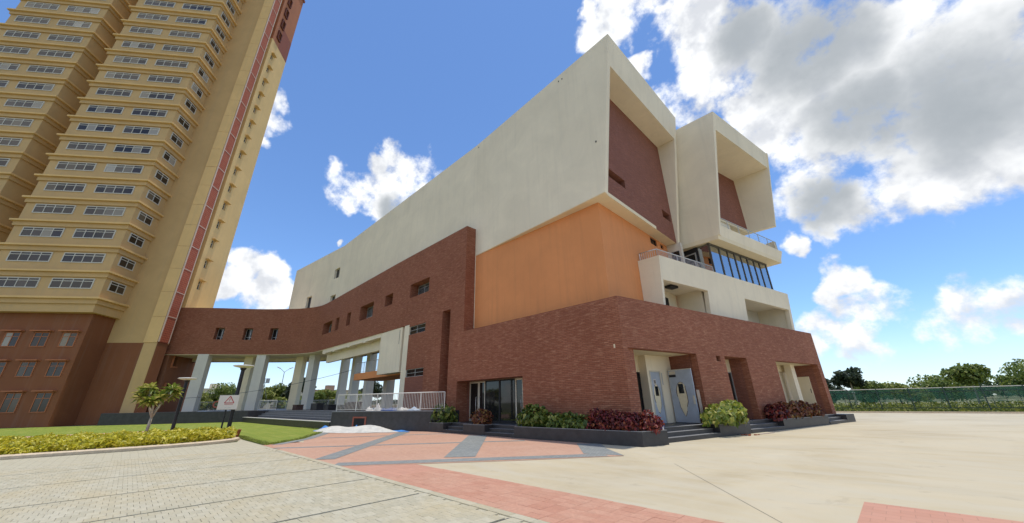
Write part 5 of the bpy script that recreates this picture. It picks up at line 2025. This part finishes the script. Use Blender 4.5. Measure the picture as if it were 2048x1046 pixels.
for (cx, cy, rx, ry, h, sd_) in ((-28.0, 9.75, 0.75, 0.45, 0.30, 1), (-22.9, 12.35, 0.9, 0.32, 0.10, 2), (-26.3, 11.25, 0.3, 0.2, 0.36, 5)):
    heap('tarp', cx, cy, rx, ry, h, 0.4, sd_).build('tarp_fold', TARP, tp)

# sacks and sheets behind the railing
def sack(label, u, w, h, dep, mat, seed):
    p = va + vd * u - vn * 0.42
    rr = np.random.default_rng(seed)
    m = heap('sack', p.x, p.y, w, dep, h, math.atan2(vd.y, vd.x), seed)
    m.v = [(a, b, c + 1.205) for (a, b, c) in m.v]
    o = m.build('sack', mat, None, smooth=True)
    tag(o, label, 'sack', 'sacks lying behind the plinth railing')
sack('cream sack leftmost behind the plinth railing', 3.05, 0.28, 0.34, 0.22, SACK, 11)
sack('white and blue plastic sack behind the plinth railing', 3.75, 0.42, 0.42, 0.25, SACK, 12)
sack('long bright blue sheet bundle behind the plinth railing', 4.65, 0.75, 0.24, 0.25, BLUEP, 13)
sack('white sack right of the blue bundle behind the railing', 5.95, 0.4, 0.30, 0.22, SACK, 14)
sack('pale blue flat sack rightmost behind the railing', 6.85, 0.55, 0.2, 0.22, plain('pale_blue_sack', (0.45, 0.55, 0.68), 0.7), 15)

# blue bin and boards leaning at the first recess
bp = ef(0.62, 0.78, 0)
t = thing('blue_bin', 'dark blue plastic bin at the corner planter beside the steps', 'bin', (bp[0], bp[1], 0.335))
m = MB()
m.lathe([(0.20, 0.0), (0.24, 0.42), (0.26, 0.42), (0.26, 0.46), (0.22, 0.46), (0.19, 0.08)], (bp[0], bp[1], 0.338), 16)
m.build('bin_body', BLUEP, t, smooth=False)
m = MB()
lb = ef(0.88, 0.72, 0)
m.box(lb[0] - 0.01, lb[0] + 0.012, lb[1] - 0.05, lb[1] + 0.03, 0.48, 0.60)
m.build('bin_label', SIGNW, t)
def board(label, o0, s0, w, h, lean, mat, name='leaning_board', zb=0.5):
    m = MB(ef)
    m.hexa([(o0, s0, zb), (o0, s0 + w, zb), (o0 - 0.03, s0 + w, zb), (o0 - 0.03, s0, zb), (o0 - lean, s0, zb + h), (o0 - lean, s0 + w, zb + h), (o0 - lean - 0.03, s0 + w, zb + h), (o0 - lean - 0.03, s0, zb + h)])
    tag(m.build(name, mat), label, 'board')
board('white board leaning in the first recess beside the brick corner', -0.35, 0.36, 0.55, 1.25, 0.05, SIGNW)
board('grey ply board leaning in the first recess beside the brick corner', -0.10, 0.32, 0.18, 1.6, 0.1, WOODP)
board('narrow ply board leaning beside the open blue door leaf', -0.12, 5.18, 0.22, 1.55, 0.02, WOODP)
# brick rubble at the east planter
for k, (s_, o_, w_, lab) in enumerate([(6.4, 1.3, 0.5, 'small red brick rubble patch before the bright bush planter'), (7.6, 1.35, 0.8, 'thin brown board lying before the east steps')]):
    m = MB(ef)
    if k == 0:
        rr = random.Random(4)
        for q_ in range(14):
            a, b = o_ + rr.uniform(-0.25, 0.2), s_ + rr.uniform(-0.5, 0.5)
            w2 = rr.uniform(0.03, 0.09)
            m.box(a, a + w2, b, b + w2 * 1.6, 0.0, rr.uniform(0.015, 0.05))
        tag(m.build('brick_rubble', RUST), lab, 'rubble')
    else:
        m.box(o_, o_ + 0.12, s_ - 0.5, s_ + 0.9, 0.002, 0.022)
        tag(m.build('loose_board', WOODP), lab, 'board')

# dark chairs, boxes stacked on the stage
rr = random.Random(12)
for k, (x, y, w_, h, lab) in enumerate([(-47.5, 13.0, 1.4, 0.55, 'dark box pile at the left of the stage'), (-42.5, 13.4, 1.8, 0.65, 'dark crate at the third column base'), (-39.0, 13.4, 1.2, 0.5, 'low dark crate right of the third column base'), (-36.5, 13.6, 1.1, 0.45, 'purple grey bundle on the stage'), (-33.5, 13.2, 0.9, 0.62, 'brown dark box left of the railing end'), (-32.2, 13.0, 1.0, 0.66, 'dark box nearest to the railing end')]):
    m = MB()
    m.box(x - w_ / 2, x + w_ / 2, y, y + 0.7, 1.2, 1.2 + h * 0.86)
    m.box(x - w_ / 2 - 0.03, x + w_ / 2 + 0.03, y - 0.03, y + 0.73, 1.2 + h * 0.862, 1.2 + h)
    m.box(x - w_ / 2 + 0.1, x - w_ / 2 + 0.2, y - 0.02, y - 0.002, 1.25, 1.2 + h * 0.8)
    tag(m.build('stage_crate', (DARKB, GRANITE, GRANITE, DARKM, DARKB, DARKB)[k], None, bevel=0.02), lab, 'crate', 'crates on the stage')
# blue barrel heap and life ring on the far platform
m = heap('t', -61.5, 11.3, 1.4, 0.8, 0.75, 0.6, 21)
m.v = [(a, b, c + 1.2) for (a, b, c) in m.v]
tag(m.build('blue_cover', TARP, None, smooth=True), 'bright blue covered heap behind the first column', 'cover')
m = MB()
m.tube([(-59.9 + 0.35 * math.cos(a) * 0.6, 7.6 + 0.35 * math.cos(a) * 0.8, 1.95 + 0.35 * math.sin(a)) for a in [k * math.pi / 9 for k in range(19)]], 0.09, 8, cap=False)
tag(m.build('orange_ring', plain('orange_ring_paint', (0.5, 0.14, 0.07), 0.6), None, smooth=True), 'orange ring standing right of the first column', 'ring')

# cable slung across the columns
cb = []
A, B = Vector((-61.2, 4.6, 2.7)), Vector((-46.8, 18.6, 5.6))
for k in range(25):
    t_ = k / 24
    p = A.lerp(B, t_)
    p.z -= 1.05 * 4 * t_ * (1 - t_) * 0.55
    cb.append(tuple(p + Vector((0.55, -0.4, 0))))
tag(MB().tube(cb, 0.022, 6).build('slung_cable', DARKM), 'thin dark cable slung across the undercroft columns', 'cable')

# ------------------------------------------------------------------ background left
tg = 'trees beyond the undercroft'
for k, (x, y, h, r_, ch, mt, lab) in enumerate([
        (-95, 6.0, 4.6, 3.2, 3.4, LEAF_T, 'broad green tree left of the warning sign'),
        (-93, 11.5, 5.0, 3.2, 3.8, LEAF_T, 'taller green tree just above the warning sign'),
        (-99, 15.5, 4.2, 3.0, 3.0, LEAF_D, 'small dark tree right of the warning sign'),
        (-84, 17.2, 4.4, 2.0, 3.4, LEAF_T2, 'yellowish small tree right of the second column'),
        (-88, 21.5, 5.0, 2.6, 3.8, LEAF_T, 'green tree below the twin street lamp'),
        (-83, 22.8, 6.6, 2.4, 4.6, LEAF_D, 'dark taller tree right of the street lamp'),
        (-80, 20.3, 3.2, 2.0, 2.6, LEAF_T2, 'pale shrub tree in front of the street lamp'),
        (-92, 28.5, 4.4, 2.2, 3.2, LEAF_T, 'green tree left in the fourth gap of the undercroft'),
        (-93, 32.0, 4.6, 2.4, 3.4, LEAF_T2, 'light green tree right in the fourth gap of the undercroft'),
        (-96, 37.0, 4.4, 2.4, 3.2, LEAF_T, 'green tree behind the mezzanine columns'),
        (-90, 41.0, 6.0, 2.6, 4.2, LEAF_D, 'dark tree behind the undercroft glass screen'),
        (-90, 8.6, 4.0, 2.6, 3.2, LEAF_T2, 'light green tree between the first column and the warning sign'),
        (-104, 25.0, 4.6, 3.0, 3.6, LEAF_T, 'green tree between the street lamp and the third column'),
        (-86, 34.5, 3.8, 2.2, 3.2, LEAF_T2, 'light bushy tree left of the plinth railing end'),
        (-98, -2.0, 6.0, 3.2, 4.4, LEAF_T, 'green tree hidden left behind the tower base')]):
    tree('roadside_tree', lab, x, y, h * 1.3, r_ * 1.15, ch * 1.3, 2600, 0.42, mt, tg, 100 + k)
wl = thing('boundary_wall', 'long low brown boundary wall beyond the undercroft', 'wall', (-82, 30, 0))
m = MB()
m.hexa([(-80, 18, 0), (-74, 60, 0), (-74.3, 60, 0), (-80.3, 18, 0), (-80, 18, 1.5), (-74, 60, 1.5), (-74.3, 60, 1.5), (-80.3, 18, 1.5)])
m.build('wall_panel', FARW, wl)
m = MB()
m.hexa([(-79.9, 18, 1.501), (-73.9, 60, 1.501), (-74.4, 60, 1.501), (-80.4, 18, 1.501), (-79.9, 18, 1.62), (-73.9, 60, 1.62), (-74.4, 60, 1.62), (-80.4, 18, 1.62)])
m.build('coping', FARB, wl)
def far_house(label, x, y, w, d, h, seed):
    rr = random.Random(seed)
    t = thing('far_house', label, 'building', (x, y, 0), 'far low houses')
    m = MB()
    m.box(x - d / 2, x + d / 2, y - w / 2, y + w / 2, 0, h)
    m.build('wall', FARB, t)
    m = MB()
    m.box(x - d / 2 - 0.3, x + d / 2 + 0.3, y - w / 2 - 0.3, y + w / 2 + 0.3, h, h + 0.4)
    m.box(x - 1.2, x + 1.2, y - 1.5, y + 1.5, h + 0.4, h + 2.4)
    m.build('roof', FARW if seed % 2 else FARB, t)
    for k in range(int(w / 4)):
        for zz in range(int(h / 3.2)):
            m = MB()
            yy = y - w / 2 + 2 + k * 4
            m.box(x + d / 2 - 0.05, x + d / 2 + 0.03, yy - 0.7, yy + 0.7, 1 + zz * 3.2, 2.3 + zz * 3.2)
            m.build('window', GLASSD, t)
far_house('cream flat roofed house far behind the fourth undercroft gap', -165, 57, 22, 14, 7.0, 1)
far_house('cream house far left above the warning sign', -190, 22, 24, 14, 8.0, 2)
far_house('long cream house far behind the street lamp', -200, 43, 26, 14, 7.0, 3)
# twin-arm street lamp and floodlight mast
t = thing('street_lamp', 'twin arm street lamp far behind the undercroft', 'street lamp', (-92.4, 22.0, 0))
m = MB()
m.tube([(-92.4, 22.0, 0), (-92.4, 22.0, 8.6)], [0.11, 0.07], 8)
m.build('pole', ALU, t)
for sgn in (-1, 1):
    m = MB()
    m.tube([(-92.4, 22.0, 8.5), (-92.4 + 0.1 * sgn, 22.0 + 0.9 * sgn, 9.3)], 0.05, 6)
    m.build('arm', ALU, t)
    m = MB()
    m.tube([(-92.4 + 0.1 * sgn, 22.0 + 0.85 * sgn, 9.28), (-92.4 + 0.2 * sgn, 22.0 + 1.5 * sgn, 9.55)], [0.13, 0.08], 6)
    m.build('lamp_head', ALU, t)
t = thing('floodlight_mast', 'small floodlight mast right of the second column', 'light mast', (-78.4, 16.0, 0))
m = MB()
m.tube([(-78.4, 16.0, 0), (-78.4, 16.0, 5.6)], 0.06, 6)
m.tube([(-78.4, 15.3, 3.0), (-78.4, 16.0, 5.3)], 0.025, 5)
m.tube([(-78.4, 16.7, 3.0), (-78.4, 16.0, 5.3)], 0.025, 5)
m.build('pole', ALU, t)
for dy in (-0.35, 0.35):
    m = MB()
    m.box(-78.5, -78.25, 16.0 + dy - 0.28, 16.0 + dy + 0.28, 5.5, 6.3)
    m.build('lamp_head', ALU, t)

# ------------------------------------------------------------------ background right: fence, verge, trees
fn_ = thing('green_fence', 'dark green metal fence with torn netting behind the yard', 'fence', (-8, 56.5, 0))
FX0, FX1, FY = -16.0, 42.0, 56.5
nb = int((FX1 - FX0) / 2.4)
for k in range(nb + 1):
    x = FX0 + k * 2.4
    m = MB()
    m.box(x - 0.04, x + 0.04, FY - 0.04, FY + 0.04, 0.0, 2.35)
    m.build('post', FENCEG, fn_)
for z_ in (0.45, 1.95, 2.3):
    m = MB()
    m.box(FX0, FX1, FY - 0.025, FY + 0.025, z_ - 0.03, z_ + 0.03)
    m.build('rail', PAINTW if z_ > 2.2 else FENCEG, fn_)
bme = None
for k in range(int((FX1 - FX0) / 0.8)):
    x = FX0 + 0.4 + k * 0.8
    if bme is None:
        m = MB()
        m.box(x - 0.015, x + 0.015, FY - 0.012, FY + 0.012, 0.45, 1.95)
        o0 = m.build('picket', FENCEG, fn_)
        bme = o0.data
        xb = x
    else:
        o = bpy.data.objects.new('picket', bme)
        o.location = (x - xb, 0, 0)
        o.parent = fn_
        COL.objects.link(o)
m = MB()
m.box(FX0, FX1, FY + 0.03, FY + 0.04, 1.0, 2.25)
m.build('netting', NETM, fn_)
m = MB()
m.box(FX0, FX1, 55.2, 55.5, 0.0, 0.14)
tag(m.build('yard_kerb', KERB), 'pale kerb along the far side of the yard below the fence', 'kerb')
rng = np.random.default_rng(91)
P = np.stack([rng.uniform(-18, 42, 26000), rng.uniform(55.5, 75, 26000), np.zeros(26000)], 1)
P[:, 2] = rng.random(26000) ** 1.5 * (0.35 + 0.6 * (P[:, 1] > 58) * (0.5 + 0.5 * np.sin(P[:, 0] * 0.9 + P[:, 1])))
N = rng.normal(size=(26000, 3)) + np.array([0, -0.3, 0.4])
stuff(add_leaf_object('weeds', leaves_mesh(P, N, 0.34, rng, 0.22, 0.3, 0.2), WEED, None), 'rank green weeds along the fence', 'weeds')

tree('pale_trunk_tree', 'airy tree with pale trunk standing behind the fence', -4.35, 70.0, 5.4, 1.9, 2.6, 1500, 0.42, LEAF_D, None, 171, 0.12, 3.6, bark=BARKP, clumps=8)
tree('pale_trunk_tree', 'small airy tree just right of the brick podium end', -7.7, 74.0, 4.6, 1.2, 1.6, 700, 0.40, LEAF_D, None, 172, 0.09, 3.4, bark=BARKP, clumps=5)
tree('pale_trunk_tree', 'airy pale trunked tree further right along the fence', 6.5, 72.0, 5.6, 2.1, 3.0, 1500, 0.42, LEAF_T, None, 173, 0.12, 3.2, bark=BARKP, clumps=8)
gr = 'trees behind the fence'
for k, (x, y, h, r_, ch, mt, lab) in enumerate([
        (-3.2, 73, 4.2, 1.9, 3.4, LEAF_T, 'leafy tree right beside the pale trunked papaya'),
        (-8.6, 80, 3.4, 2.6, 2.6, LEAF_D, 'dark low tree behind the end of the brick podium'),
        (0.0, 82, 3.6, 2.8, 2.8, LEAF_T2, 'yellow green low tree behind the fence'),
        (5.0, 88, 4.6, 3.4, 3.8, LEAF_T, 'wide green tree right of the yellow green one'),
        (13.0, 84, 5.6, 3.8, 4.4, LEAF_T, 'largest green tree far right behind the fence'),
        (21.0, 90, 4.6, 3.4, 3.6, LEAF_D, 'dark tree far right behind the fence')]):
    tree('fence_tree', lab, x, y, h, r_, ch, 3000, 0.36, mt, gr, 140 + k)
# far tree line masses on the horizon
rng = np.random.default_rng(33)
th = np.concatenate([rng.uniform(R(86), R(125), 2500) * 0 + rng.uniform(R(40), R(112), 2500), rng.uniform(R(140), R(215), 4500)])
dd_ = rng.uniform(240, 330, len(th))
hz_ = 1.6 + rng.random(len(th)) * (3.0 + 2.2 * np.sin(th * 23) + 1.5 * np.sin(th * 57))
P = np.stack([np.cos(th) * dd_, np.sin(th) * dd_, np.maximum(0.3, hz_)], 1)
P = np.repeat(P, 4, axis=0) + rng.normal(size=(len(th) * 4, 3)) * np.array([1.2, 1.2, 0.6])
N = rng.normal(size=P.shape) + np.array([0, 0, 0.4])
stuff(add_leaf_object('far_wood', leaves_mesh(P, N, 2.2, rng, 0.45, 0.3, 0.2), LEAF_D, None), 'low far line of trees along the horizon', 'wood')

print('objects', len(bpy.data.objects))
